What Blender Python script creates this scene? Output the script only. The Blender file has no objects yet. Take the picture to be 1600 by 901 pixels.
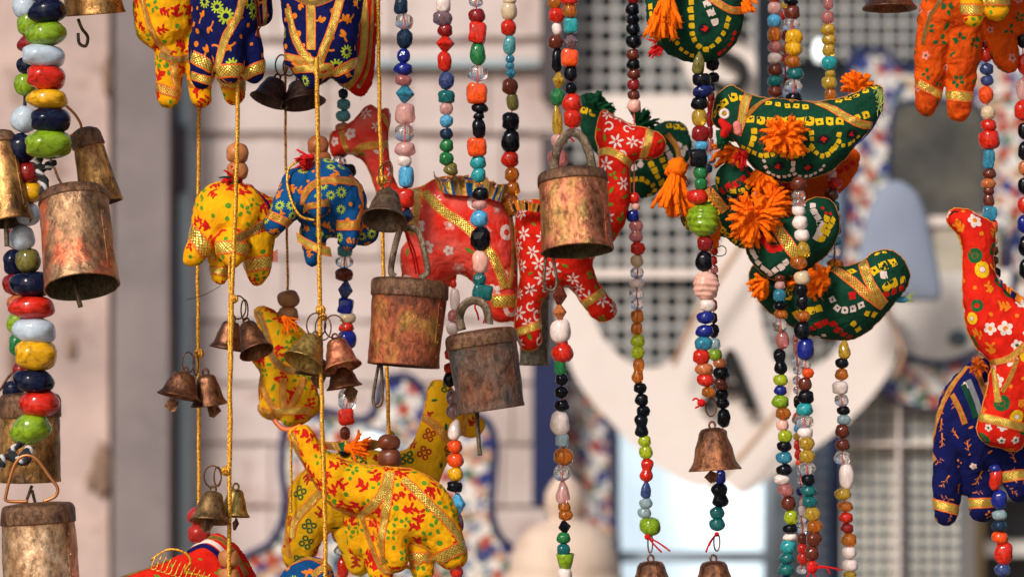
import bpy, bmesh, math, random
import numpy as np
from mathutils import Vector, Matrix, noise
from mathutils.bvhtree import BVHTree
from mathutils.geometry import delaunay_2d_cdt

random.seed(7)
scene = bpy.context.scene
col = scene.collection

# ------------------------------------------------------------------ camera, sky, sun, exposure
S = 0.0004                      # metres per photo pixel at the focus distance
CAMD = 2.0
def P(px, py, y=0.0):
    k = S*(CAMD+y)/CAMD
    return Vector(((px-800)*k, y, (450.5-py)*k))

cam_d = bpy.data.cameras.new('camera'); cam = bpy.data.objects.new('camera', cam_d); col.objects.link(cam)
cam.location = (0, -CAMD, 0); cam.rotation_euler = (math.radians(90), 0, 0)
cam_d.sensor_width = 36; cam_d.lens = 36*CAMD/(1600*S)
cam_d.clip_start = 0.05; cam_d.clip_end = 50
cam_d.dof.use_dof = True; cam_d.dof.focus_distance = 1.985; cam_d.dof.aperture_fstop = 4.9
scene.camera = cam

SUN_EL, SUN_AZ = 36, -30        # azimuth: degrees left of straight behind the camera
w = bpy.data.worlds.new("World"); scene.world = w; w.use_nodes = True
nt = w.node_tree; bg = nt.nodes['Background']; sky = nt.nodes.new('ShaderNodeTexSky')
sky.sky_type = 'NISHITA'; sky.sun_disc = False
sky.sun_elevation = math.radians(SUN_EL); sky.sun_rotation = math.radians(180 + 30)
sky.dust_density = 3.0; sky.ozone_density = 0.6
nt.links.new(sky.outputs[0], bg.inputs[0]); bg.inputs[1].default_value = 0.055
sl = bpy.data.lights.new('sun', 'SUN'); sl.energy = 1.5; sl.angle = math.radians(14); sl.color = (1.0, 0.955, 0.90)
so = bpy.data.objects.new('sun', sl); col.objects.link(so)
_az, _el = math.radians(SUN_AZ), math.radians(SUN_EL)
_dir = Vector((math.sin(_az)*math.cos(_el), -math.cos(_az)*math.cos(_el), math.sin(_el)))   # towards the sun
so.rotation_euler = (-_dir).to_track_quat('-Z', 'Y').to_euler()
scene.view_settings.view_transform = 'Standard'; scene.view_settings.look = 'None'
scene.view_settings.exposure = 0.9; scene.view_settings.gamma = 1.0
scene.cycles.use_denoising = True
scene.cycles.max_bounces = 10; scene.cycles.transmission_bounces = 8

# ------------------------------------------------------------------ materials
def newmat(name):
    m = bpy.data.materials.new(name); m.use_nodes = True
    return m, m.node_tree, m.node_tree.nodes['Principled BSDF']
def N(t, typ, **kw):
    n = t.nodes.new(typ)
    for k, v in kw.items():
        if k.startswith('i_'):
            n.inputs[k[2:].replace('_', ' ')].default_value = v
        else: setattr(n, k, v)
    return n
def ramp(t, fac, stops, interp='LINEAR'):
    r = t.nodes.new('ShaderNodeValToRGB'); e = r.color_ramp.elements; r.color_ramp.interpolation = interp
    while len(e) < len(stops): e.new(0.5)
    for q, (p, c) in zip(e, stops): q.position = p; q.color = (c[0], c[1], c[2], 1)
    t.links.new(fac, r.inputs[0]); return r.outputs[0]
def noise_tex(t, scale, detail=4, rough=0.55, vec=None, dist=0.0):
    n = N(t, 'ShaderNodeTexNoise'); n.inputs['Scale'].default_value = scale; n.inputs['Detail'].default_value = detail
    n.inputs['Roughness'].default_value = rough; n.inputs['Distortion'].default_value = dist
    if vec is None:
        tc = N(t, 'ShaderNodeTexCoord'); vec = tc.outputs['Object']
    t.links.new(vec, n.inputs['Vector']); return n.outputs[0]
def bump(t, b, h, strength, dist):
    bn = N(t, 'ShaderNodeBump'); bn.inputs['Strength'].default_value = strength; bn.inputs['Distance'].default_value = dist
    t.links.new(h, bn.inputs['Height']); t.links.new(bn.outputs[0], b.inputs['Normal']); return bn
def mul(c, f): return tuple(max(0, min(1, x*f)) for x in c)

_mats = {}
def fabric(name, c, c2=None, rough=0.85, wrinkle=1.0, var=0.85):
    if name in _mats: return _mats[name]
    m, t, b = newmat(name)
    c2 = c2 or mul(c, var)
    n1 = noise_tex(t, 70, 5, 0.6)
    t.links.new(ramp(t, n1, [(0.35, c2), (0.6, c)]), b.inputs['Base Color'])
    b.inputs['Roughness'].default_value = rough
    b.inputs['Specular IOR Level'].default_value = 0.12
    tc = N(t, 'ShaderNodeTexCoord')
    wx = N(t, 'ShaderNodeTexWave'); wx.bands_direction = 'X'; wx.inputs['Scale'].default_value = 420; wx.inputs['Distortion'].default_value = 0.6
    wz = N(t, 'ShaderNodeTexWave'); wz.bands_direction = 'Z'; wz.inputs['Scale'].default_value = 420; wz.inputs['Distortion'].default_value = 0.6
    t.links.new(tc.outputs['Object'], wx.inputs[0]); t.links.new(tc.outputs['Object'], wz.inputs[0])
    ad = N(t, 'ShaderNodeMath', operation='ADD'); t.links.new(wx.outputs['Fac'], ad.inputs[0]); t.links.new(wz.outputs['Fac'], ad.inputs[1])
    b1 = N(t, 'ShaderNodeBump'); b1.inputs['Strength'].default_value = 0.35; b1.inputs['Distance'].default_value = 0.0002
    t.links.new(ad.outputs[0], b1.inputs['Height'])
    n2 = noise_tex(t, 95, 3, 0.5, dist=1.2)
    b2 = N(t, 'ShaderNodeBump'); b2.inputs['Strength'].default_value = 0.6*wrinkle; b2.inputs['Distance'].default_value = 0.0028
    t.links.new(n2, b2.inputs['Height']); t.links.new(b1.outputs[0], b2.inputs['Normal']); t.links.new(b2.outputs[0], b.inputs['Normal'])
    _mats[name] = m; return m
def yarn(name, c):
    if name in _mats: return _mats[name]
    m, t, b = newmat(name)
    n1 = noise_tex(t, 900, 3, 0.7)
    t.links.new(ramp(t, n1, [(0.3, mul(c, 0.82)), (0.65, c)]), b.inputs['Base Color'])
    b.inputs['Roughness'].default_value = 0.95; b.inputs['Specular IOR Level'].default_value = 0.1
    b.inputs['Subsurface Weight'].default_value = 0.0
    bump(t, b, n1, 0.7, 0.0006)
    _mats[name] = m; return m
def ribbon_mat(name, gold=(0.86, 0.52, 0.11), edge=(0.78, 0.15, 0.02), rough=0.34):
    if name in _mats: return _mats[name]
    m, t, b = newmat(name)
    uv = N(t, 'ShaderNodeUVMap'); sp = N(t, 'ShaderNodeSeparateXYZ'); t.links.new(uv.outputs[0], sp.inputs[0])
    mp = N(t, 'ShaderNodeMapping'); mp.inputs['Rotation'].default_value = (0, 0, math.radians(45)); mp.inputs['Scale'].default_value = (6, 6, 6)
    t.links.new(uv.outputs[0], mp.inputs[0])
    ck = N(t, 'ShaderNodeTexVoronoi'); ck.inputs['Scale'].default_value = 1.0; ck.inputs['Randomness'].default_value = 0.25
    t.links.new(mp.outputs[0], ck.inputs['Vector'])
    gcol = ramp(t, ck.outputs['Distance'], [(0.2, gold), (0.42, mul(gold, 0.75)), (0.66, (gold[0]*0.4, gold[1]*0.2, gold[2]*0.2))])
    n1 = noise_tex(t, 260, 3)
    var = ramp(t, n1, [(0.35, (0.62, 0.42, 0.3)), (0.6, (1, 1, 1))])
    mx = N(t, 'ShaderNodeMix', data_type='RGBA', blend_type='MULTIPLY'); mx.inputs[0].default_value = 0.75
    t.links.new(gcol, mx.inputs[6]); t.links.new(var, mx.inputs[7])
    ab = N(t, 'ShaderNodeMath', operation='ABSOLUTE')
    sb = N(t, 'ShaderNodeMath', operation='SUBTRACT'); sb.inputs[1].default_value = 0.5
    t.links.new(sp.outputs[1], sb.inputs[0]); t.links.new(sb.outputs[0], ab.inputs[0])
    gt = N(t, 'ShaderNodeMath', operation='GREATER_THAN'); gt.inputs[1].default_value = 0.37
    t.links.new(ab.outputs[0], gt.inputs[0])
    mix = N(t, 'ShaderNodeMix', data_type='RGBA'); t.links.new(gt.outputs[0], mix.inputs[0])
    t.links.new(mx.outputs[2], mix.inputs[6]); mix.inputs[7].default_value = (*edge, 1)
    t.links.new(mix.outputs[2], b.inputs['Base Color'])
    iv = N(t, 'ShaderNodeMath', operation='MULTIPLY_ADD'); iv.inputs[1].default_value = -0.55; iv.inputs[2].default_value = 0.55
    t.links.new(gt.outputs[0], iv.inputs[0]); t.links.new(iv.outputs[0], b.inputs['Metallic'])
    b.inputs['Roughness'].default_value = rough
    bump(t, b, ck.outputs['Distance'], 1.0, -0.0006)
    _mats[name] = m; return m
def metal_mat(name, cols, rough=(0.35, 0.65), scale=38, metallic=0.85, seed=0.0, pit=0.5, spots=None, tone=0.86):
    if name in _mats: return _mats[name]
    m, t, b = newmat(name)
    tc = N(t, 'ShaderNodeTexCoord'); mp = N(t, 'ShaderNodeMapping'); mp.inputs['Location'].default_value = (seed, seed*2, seed*3)
    mp.inputs['Scale'].default_value = (1, 1, 0.6)
    t.links.new(tc.outputs['Object'], mp.inputs[0]); v = mp.outputs[0]
    n1 = noise_tex(t, scale, 9, 0.68, v, 0.6)
    cols = [mul(c, tone) for c in cols]; metallic *= .85
    n = len(cols); stops = [(0.30+0.42*i/(n-1), c) for i, c in enumerate(cols)]
    n0 = noise_tex(t, scale*.9, 3, 0.5, v, 0.3)
    bl = N(t, 'ShaderNodeMath', operation='MULTIPLY_ADD'); bl.inputs[1].default_value = 0.9; t.links.new(n0, bl.inputs[0])
    hf = N(t, 'ShaderNodeMath', operation='MULTIPLY_ADD'); hf.inputs[1].default_value = 0.75; hf.inputs[2].default_value = -0.325; t.links.new(n1, hf.inputs[0]); t.links.new(hf.outputs[0], bl.inputs[2])
    base = ramp(t, bl.outputs[0], stops)
    n2 = noise_tex(t, scale*7, 6, 0.75, v)
    dirt = ramp(t, n2, [(0.38, (0.12, 0.08, 0.055)), (0.58, (1, 1, 1))])
    mx = N(t, 'ShaderNodeMix', data_type='RGBA', blend_type='MULTIPLY'); mx.inputs[0].default_value = 0.8
    t.links.new(base, mx.inputs[6]); t.links.new(dirt, mx.inputs[7])
    t.links.new(mx.outputs[2], b.inputs['Base Color'])
    n3 = noise_tex(t, scale*2.2, 6, 0.6, v)
    mr = N(t, 'ShaderNodeMapRange'); mr.inputs[1].default_value = 0.35; mr.inputs[2].default_value = 0.65
    mr.inputs[3].default_value = rough[0]*.75; mr.inputs[4].default_value = rough[1]*.88
    t.links.new(n3, mr.inputs[0]); t.links.new(mr.outputs[0], b.inputs['Roughness'])
    b.inputs['Metallic'].default_value = metallic
    ad = N(t, 'ShaderNodeMath', operation='ADD'); t.links.new(n1, ad.inputs[0]); t.links.new(n2, ad.inputs[1])
    bump(t, b, ad.outputs[0], pit, 0.0014)
    _mats[name] = m; return m
def plain(name, c, rough=0.6, metallic=0.0, nscale=60, var=0.8, bstr=0.2, bdist=0.0005, spec=0.5):
    if name in _mats: return _mats[name]
    m, t, b = newmat(name)
    n1 = noise_tex(t, nscale, 5, 0.6)
    t.links.new(ramp(t, n1, [(0.35, mul(c, var)), (0.65, c)]), b.inputs['Base Color'])
    b.inputs['Roughness'].default_value = rough; b.inputs['Metallic'].default_value = metallic
    b.inputs['Specular IOR Level'].default_value = spec
    bump(t, b, n1, bstr, bdist); _mats[name] = m; return m

BEADC = {  # code: (colour, transmission)
 'k': ((0.002, 0.003, 0.006), 0), 'r': ((0.60, 0.018, 0.005), 0), 'R': ((0.34, 0.012, 0.012), 0.35), 'o': ((0.82, 0.075, 0.006), 0),
 'w': ((0.80, 0.66, 0.60), 0), 'W': ((0.46, 0.54, 0.62), 0), 'c': ((0.97, 0.93, 0.91), 0.93), 'p': ((0.92, 0.52, 0.46), 0.55), 'P': ((0.80, 0.42, 0.33), 0),
 'b': ((0.008, 0.02, 0.25), 0.2), 'B': ((0.08, 0.36, 0.60), 0), 't': ((0.02, 0.30, 0.32), 0), 'T': ((0.012, 0.19, 0.19), 0.4), 'u': ((0.10, 0.38, 0.40), 0.2),
 'g': ((0.02, 0.22, 0.06), 0.25), 'G': ((0.58, 0.72, 0.02), 0.5), 'X': ((0.21, 0.34, 0.010), 0), 'y': ((0.76, 0.38, 0.006), 0), 'Y': ((0.78, 0.50, 0.04), 0.6),
 'a': ((0.80, 0.24, 0.015), 0.72), 'A': ((0.17, 0.03, 0.012), 0.3), 's': ((0.010, 0.028, 0.065), 0.1), 'e': ((0.60, 0.45, 0.28), 0), 'v': ((0.36, 0.24, 0.27), 0.65),
 'V': ((0.06, 0.10, 0.30), 0.45), 'l': ((0.06, 0.42, 0.62), 0.6), 'L': ((0.40, 0.56, 0.60), 0.5), 'n': ((0.008, 0.016, 0.10), 0), 'O': ((0.20, 0.17, 0.035), 0.2), 'm': ((0.66, 0.24, 0.22), 0.65),
 'x': ((0.50, 0.14, 0.04), 0), 'N': ((0.004, 0.007, 0.028), 0),
}
def bead_mat(c):
    key = 'glass_bead_'+c
    if key in _mats: return _mats[key]
    colr, tr = BEADC[c]
    m, t, b = newmat(key)
    n1 = noise_tex(t, 1.6, 4, 0.6, dist=1.5)
    t.links.new(ramp(t, n1, [(0.34, mul(colr, 0.5 if max(colr) < .55 or min(colr) < .2 else .86)), (0.5, colr), (0.72, tuple(min(1, x*1.15+.015) for x in colr))]), b.inputs['Base Color'])
    b.inputs['Roughness'].default_value = 0.12 if tr < 0.3 else 0.04
    b.inputs['Transmission Weight'].default_value = tr
    b.inputs['IOR'].default_value = 1.5
    b.inputs['Specular IOR Level'].default_value = 0.42 if max(colr) > .1 else 0.22
    n2 = noise_tex(t, 2.2, 3, 0.5); bump(t, b, n2, 0.25, 0.0012)
    _mats[key] = m; return m

# ------------------------------------------------------------------ object helpers
def tag(o, label=None, cat=None, group=None, kind=None):
    if label: o['label'] = label
    if cat: o['category'] = cat
    if group: o['group'] = group
    if kind: o['kind'] = kind
    return o
def thing(name, loc, label, cat, group=None):
    o = bpy.data.objects.new(name, None); o.empty_display_size = 0.01
    o.location = loc; col.objects.link(o); return tag(o, label, cat, group)
def obj(name, verts, faces, mats, parent=None, smooth=True, mi=None, uvs=None):
    off = Vector((0, 0, 0)); p = parent
    while p is not None: off = off + p.location; p = p.parent
    me = bpy.data.meshes.new(name)
    me.from_pydata([tuple(Vector(v)-off) for v in verts], [], faces)
    if not isinstance(mats, (list, tuple)): mats = [mats]
    for m in mats: me.materials.append(m)
    if smooth: me.polygons.foreach_set('use_smooth', [True]*len(me.polygons))
    if mi is not None: me.polygons.foreach_set('material_index', mi)
    if uvs is not None:
        ul = me.uv_layers.new(name='UVMap'); flat = []
        for poly in me.polygons:
            for vi in poly.vertices: flat.extend(uvs[vi])
        ul.data.foreach_set('uv', flat)
    me.update()
    o = bpy.data.objects.new(name, me); col.objects.link(o)
    if parent is not None: o.parent = parent
    return o
class MB:
    def __init__(s): s.v = []; s.f = []; s.mi = []; s.uv = []
    def add(s, v, f, m=0, uv=None):
        o = len(s.v); s.v += [Vector(q) for q in v]; s.f += [tuple(i+o for i in q) for q in f]; s.mi += [m]*len(f)
        s.uv += uv if uv else [(0, 0)]*len(v)
        return s
    def build(s, name, mats, parent=None, smooth=True): return obj(name, s.v, s.f, mats, parent, smooth, s.mi, s.uv)
    def tube(s, pts, r, seg=8, m=0, closed=False, flat=1.0):
        pts = [Vector(p) for p in pts]; n = len(pts); vs = []
        rr = r if isinstance(r, (list, tuple)) else [r]*n
        prev = None
        for i, p in enumerate(pts):
            if closed: t = pts[(i+1) % n]-pts[i-1]
            else: t = pts[min(i+1, n-1)]-pts[max(i-1, 0)]
            if t.length < 1e-9: t = Vector((0, 0, 1))
            t.normalize()
            if prev is None:
                a = Vector((0, 1, 0)) if abs(t.y) < 0.9 else Vector((1, 0, 0))
                prev = (a-t*a.dot(t)).normalized()
            else:
                prev = (prev-t*prev.dot(t))
                prev = prev.normalized() if prev.length > 1e-6 else t.orthogonal().normalized()
            b2 = t.cross(prev)
            for k in range(seg):
                a = 2*math.pi*k/seg
                vs.append(p+prev*math.cos(a)*rr[i]*flat+b2*math.sin(a)*rr[i])
        fs = []
        for i in range(n if closed else n-1):
            j = (i+1) % n
            for k in range(seg):
                l = (k+1) % seg
                fs.append((i*seg+k, i*seg+l, j*seg+l, j*seg+k))
        if not closed:
            fs.append(tuple(range(seg))[::-1]); fs.append(tuple((n-1)*seg+k for k in range(seg)))
        return s.add(vs, fs, m)
    def box(s, a, b, m=0):
        x0, y0, z0 = a; x1, y1, z1 = b
        v = [(x0,y0,z0),(x1,y0,z0),(x1,y1,z0),(x0,y1,z0),(x0,y0,z1),(x1,y0,z1),(x1,y1,z1),(x0,y1,z1)]
        return s.add(v, [(0,3,2,1),(4,5,6,7),(0,1,5,4),(1,2,6,5),(2,3,7,6),(3,0,4,7)], m)
def crom(pts, n=8, closed=False):
    pts = [tuple(p) for p in pts]; L = len(pts); out = []
    rng = range(L) if closed else range(L-1)
    for i in rng:
        g = (lambda k: pts[k % L]) if closed else (lambda k: pts[max(0, min(L-1, k))])
        p0, p1, p2, p3 = g(i-1), g(i), g(i+1), g(i+2)
        for j in range(n):
            t = j/n
            out.append(tuple(0.5*((2*b)+(-a+c)*t+(2*a-5*b+4*c-d)*t*t+(-a+3*b-3*c+d)*t**3) for a, b, c, d in zip(p0, p1, p2, p3)))
    if not closed: out.append(pts[-1])
    return out
def P3(q, y0=0.0):          # (px, py, depth in px) -> world
    return P(q[0], q[1], y0+(q[2]*S if len(q) > 2 else 0))

# ------------------------------------------------------------------ beads
def bead_mesh(kind, var):
    rnd = random.Random(hash((kind, var)) % 9999 if False else ord(kind)*10+var)
    v = []; f = []; nu, nv = 22, 15; smooth = True
    if kind == 'F':
        bm = bmesh.new(); bmesh.ops.create_icosphere(bm, subdivisions=2, radius=1.03)
        for q in bm.verts: q.co = q.co*(1+rnd.uniform(-.04, .04))
        bmesh.ops.dissolve_limit(bm, angle_limit=0.2, verts=bm.verts, edges=bm.edges)
        v = [q.co.copy() for q in bm.verts]; bm.verts.index_update()
        f = [tuple(x.index for x in q.verts) for q in bm.faces]; bm.free(); return v, f, False
    if kind == 'f':
        nu = 7; prof = [(0.16, 1), (0.30, 0.92), (1, 0.07), (1, -0.07), (0.30, -0.92), (0.16, -1)]; smooth = False
    elif kind == 'd':
        prof = []
        for i in range(nv+4):
            z = math.cos(math.pi*i/(nv+3)); zz = abs(z)
            r = math.sqrt(max(0, 1-((zz-0.5)/0.5)**2)) if zz > 0.28 else 0.9-0.35*math.cos(zz/0.28*math.pi/2)**2*0.6
            prof.append((max(r, 0.14), z))
    elif kind == 'D':
        prof = []
        for i in range(nv):
            a = math.pi*i/(nv-1); z = math.cos(a); prof.append((max(0.16, math.sin(a)**0.8*(0.80-0.28*z)), z))
    elif kind == 'U':
        prof = [(0.1, 0.6), (0.7, 0.75), (0.95, 1), (1.0, 0.93), (0.8, -0.2), (0.62, -0.95), (0.5, -1), (0.1, -1)]
    elif kind == 'X':
        prof = []
        for i in range(46):
            a = math.pi*i/45; z = math.cos(a)
            r = max(0.12, math.sin(a)**0.9)*(1-0.045*math.cos(i*math.pi/3)) * (0.62 if z > 0.78 else 1)
            prof.append((r, z))
    else:
        e1 = {'s': 0.86, 'L': 0.5, 'q': 0.42, 'j': 0.62}[kind]
        prof = []
        for i in range(nv):
            a = math.pi*i/(nv-1)
            c_, s_ = math.cos(a), math.sin(a)
            prof.append((max(0.15, abs(s_)**e1), math.copysign(abs(c_)**e1, c_)))
    for i, (r, z) in enumerate(prof):
        for k in range(nu):
            a = 2*math.pi*k/nu; cx, cy = math.cos(a), math.sin(a)
            if kind == 'q':
                cx = math.copysign(abs(cx)**0.5, cx); cy = math.copysign(abs(cy)**0.5, cy)
                mm = max(abs(cx), abs(cy)); 
            v.append(Vector((cx*r, cy*r, z)))
    n = len(prof)
    for i in range(n-1):
        for k in range(nu):
            l = (k+1) % nu; f.append((i*nu+k, (i+1)*nu+k, (i+1)*nu+l, i*nu+l))
    # dimple the two ends where the string runs through
    v.append(Vector((0, 0, prof[0][1]*0.82))); v.append(Vector((0, 0, prof[-1][1]*0.82)))
    for k in range(nu):
        l = (k+1) % nu; f.append((k, l, len(v)-2)); f.append(((n-1)*nu+l, (n-1)*nu+k, len(v)-1))
    if kind not in 'fU':
        for q in v:
            q += q.normalized()*noise.noise(q*1.3+Vector((var*7, 3, 1)))*0.17
    return v, f, smooth
_bm = {}
def get_bead(kind, c, var):
    key = (kind, c, var)
    if key not in _bm:
        v, f, sm = bead_mesh(kind, var)
        me = bpy.data.meshes.new('bead'); me.from_pydata([tuple(q) for q in v], [], f)
        me.materials.append(bead_mat(c))
        if sm: me.polygons.foreach_set('use_smooth', [True]*len(me.polygons))
        me.update(); _bm[key] = me
    return _bm[key]
THREAD = lambda: plain('red_thread', (0.75, 0.08, 0.05), 0.9)
def strand(label, y, segs, top=True, group='strings of glass beads', tmat=None, tr=1.1, bottom=None):
    bl = []
    for X0, Y0, sc, txt in segs:
        for it in txt.split(';'):
            q = it.split()
            if len(q) < 5: continue
            k = q[5] if len(q) > 5 else 's'
            yy = float(q[6]) if len(q) > 6 else 0
            bl.append((X0+float(q[0])/sc, Y0+float(q[1])/sc, float(q[2])/sc, float(q[3])/sc, q[4], k, yy))
    root = thing('bead_strand', P(bl[0][0], bl[0][1], y), label, 'bead strand', group)
    pts = [(b[0], b[1]) for b in bl]
    if top: pts = [(bl[0][0], -150)]+pts
    if bottom: pts = pts+bottom
    mb = MB(); mb.tube([P(a, b, y) for a, b in pts], tr*S, 6)
    mb.build('string', tmat or THREAD(), root)
    k = S*(CAMD+y)/CAMD
    for i, (x, yy, ww, hh, c, kd, dy) in enumerate(bl):
        me = get_bead(kd, c, random.randint(0, 2))
        o = bpy.data.objects.new('bead', me); col.objects.link(o); o.parent = root
        o.location = P(x, yy, y+dy*S)-root.location
        jj = 1.04
        jj *= random.uniform(.97, 1.05); o.scale = (ww/2*k*jj, ww/2*k*0.96*jj, hh/2*k*random.uniform(1.0, 1.08))
        # lean along the string
        a = bl[max(0, i-1)]; b_ = bl[min(len(bl)-1, i+1)]
        lean = math.atan2(b_[0]-a[0], max(20, b_[1]-a[1]))*0.8
        o.rotation_euler = (random.uniform(-.06, .06), -(-lean)+random.uniform(-.09, .09), 0)
    return root

# ------------------------------------------------------------------ stuffed bodies
def inside(poly, X, Y):
    r = np.zeros(X.shape, bool); n = len(poly); j = n-1
    for i in range(n):
        xi, yi = poly[i]; xj, yj = poly[j]
        c = ((yi > Y) != (yj > Y)) & (X < (xj-xi)*(Y-yi)/((yj-yi) if yj != yi else 1e-9)+xi)
        r ^= c; j = i
    return r
def pillow(poly, k=1.0, z0=0.0, step=4.0, tilt=0.0):
    """Closed inflated shape in px space (x, depth, py)."""
    poly = crom(poly, 5, True)
    # resample evenly
    out = []; 
    for i, p in enumerate(poly):
        if not out or math.dist(out[-1], p) > step*0.7: out.append(p)
    if math.dist(out[0], out[-1]) < step*0.6: out.pop()
    poly = out; a = np.array(poly); x0, y0 = a.min(0)-6; x1, y1 = a.max(0)+6; g = 3.0
    gx = np.arange(x0, x1, g); gy = np.arange(y0, y1, g); X, Y = np.meshgrid(gx, gy)
    M = inside(poly, X, Y); phi = np.zeros(X.shape)
    for it in range(900):
        q = np.zeros_like(phi); q[1:-1, 1:-1] = (phi[:-2, 1:-1]+phi[2:, 1:-1]+phi[1:-1, :-2]+phi[1:-1, 2:]+2*g*g)/4
        phi = np.where(M, q, 0)
    def samp(x, y):
        fx = (x-x0)/g; fy = (y-y0)/g; i = int(fx); j = int(fy); u = fx-i; v_ = fy-j
        return (phi[j, i]*(1-u)+phi[j, i+1]*u)*(1-v_)+(phi[j+1, i]*(1-u)+phi[j+1, i+1]*u)*v_
    ip = []
    ys = np.arange(y0, y1, step)
    for r_, yy in enumerate(ys):
        xs = np.arange(x0+(r_ % 2)*step/2, x1, step)
        ins = inside(poly, xs, np.full(xs.shape, yy))
        for x_, q in zip(xs, ins):
            if q and min((x_-b[0])**2+(yy-b[1])**2 for b in poly) > (step*0.55)**2: ip.append((float(x_), float(yy)))
    nb = len(poly); allp = [Vector(p) for p in poly]+[Vector(p) for p in ip]
    vv, ee, ff, ov, oe, of = delaunay_2d_cdt(allp, [], [list(range(nb))], 1, 1e-4)
    cx = sum(p[0] for p in poly)/nb
    hs = []; 
    for i, q in enumerate(vv):
        bd = any(o < nb for o in ov[i])
        hs.append(0.0 if bd else k*math.sqrt(max(0.3, samp(q.x, q.y))))
    tl = lambda q: z0+(q.x-cx)*tilt
    V = [(q.x, tl(q)-h, q.y) for q, h in zip(vv, hs)]
    idx = {}
    for i, (q, h) in enumerate(zip(vv, hs)):
        if h == 0.0: idx[i] = i
        else: idx[i] = len(V); V.append((q.x, tl(q)+h, q.y))
    F = [tuple(t_) for t_ in ff]+[tuple(idx[i] for i in reversed(t_)) for t_ in ff]
    return V, F
_ico = None
def ico():
    global _ico
    if _ico is None:
        bm = bmesh.new(); bmesh.ops.create_icosphere(bm, subdivisions=3, radius=1)
        bm.verts.index_update()
        _ico = ([tuple(v.co) for v in bm.verts], [tuple(v.index for v in f.verts) for f in bm.faces]); bm.free()
    return _ico
def chain(pts, sx=1.0, sy=1.0):
    V = []; F = []; iv, jf = ico(); q = []
    for i in range(len(pts)-1):
        a, b = pts[i], pts[i+1]; d = math.dist(a[:3], b[:3]); n = max(1, int(d/(min(a[3], b[3])*0.28)))
        for j in range(n): t = j/n; q.append(tuple(a[m]*(1-t)+b[m]*t for m in range(4)))
    q.append(pts[-1])
    for x, y, dz, r in q:
        o = len(V); V += [(x+v[0]*r*sx, dz+v[1]*r*sy, y+v[2]*r) for v in iv]; F += [tuple(i+o for i in f) for f in jf]
    return V, F

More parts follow.
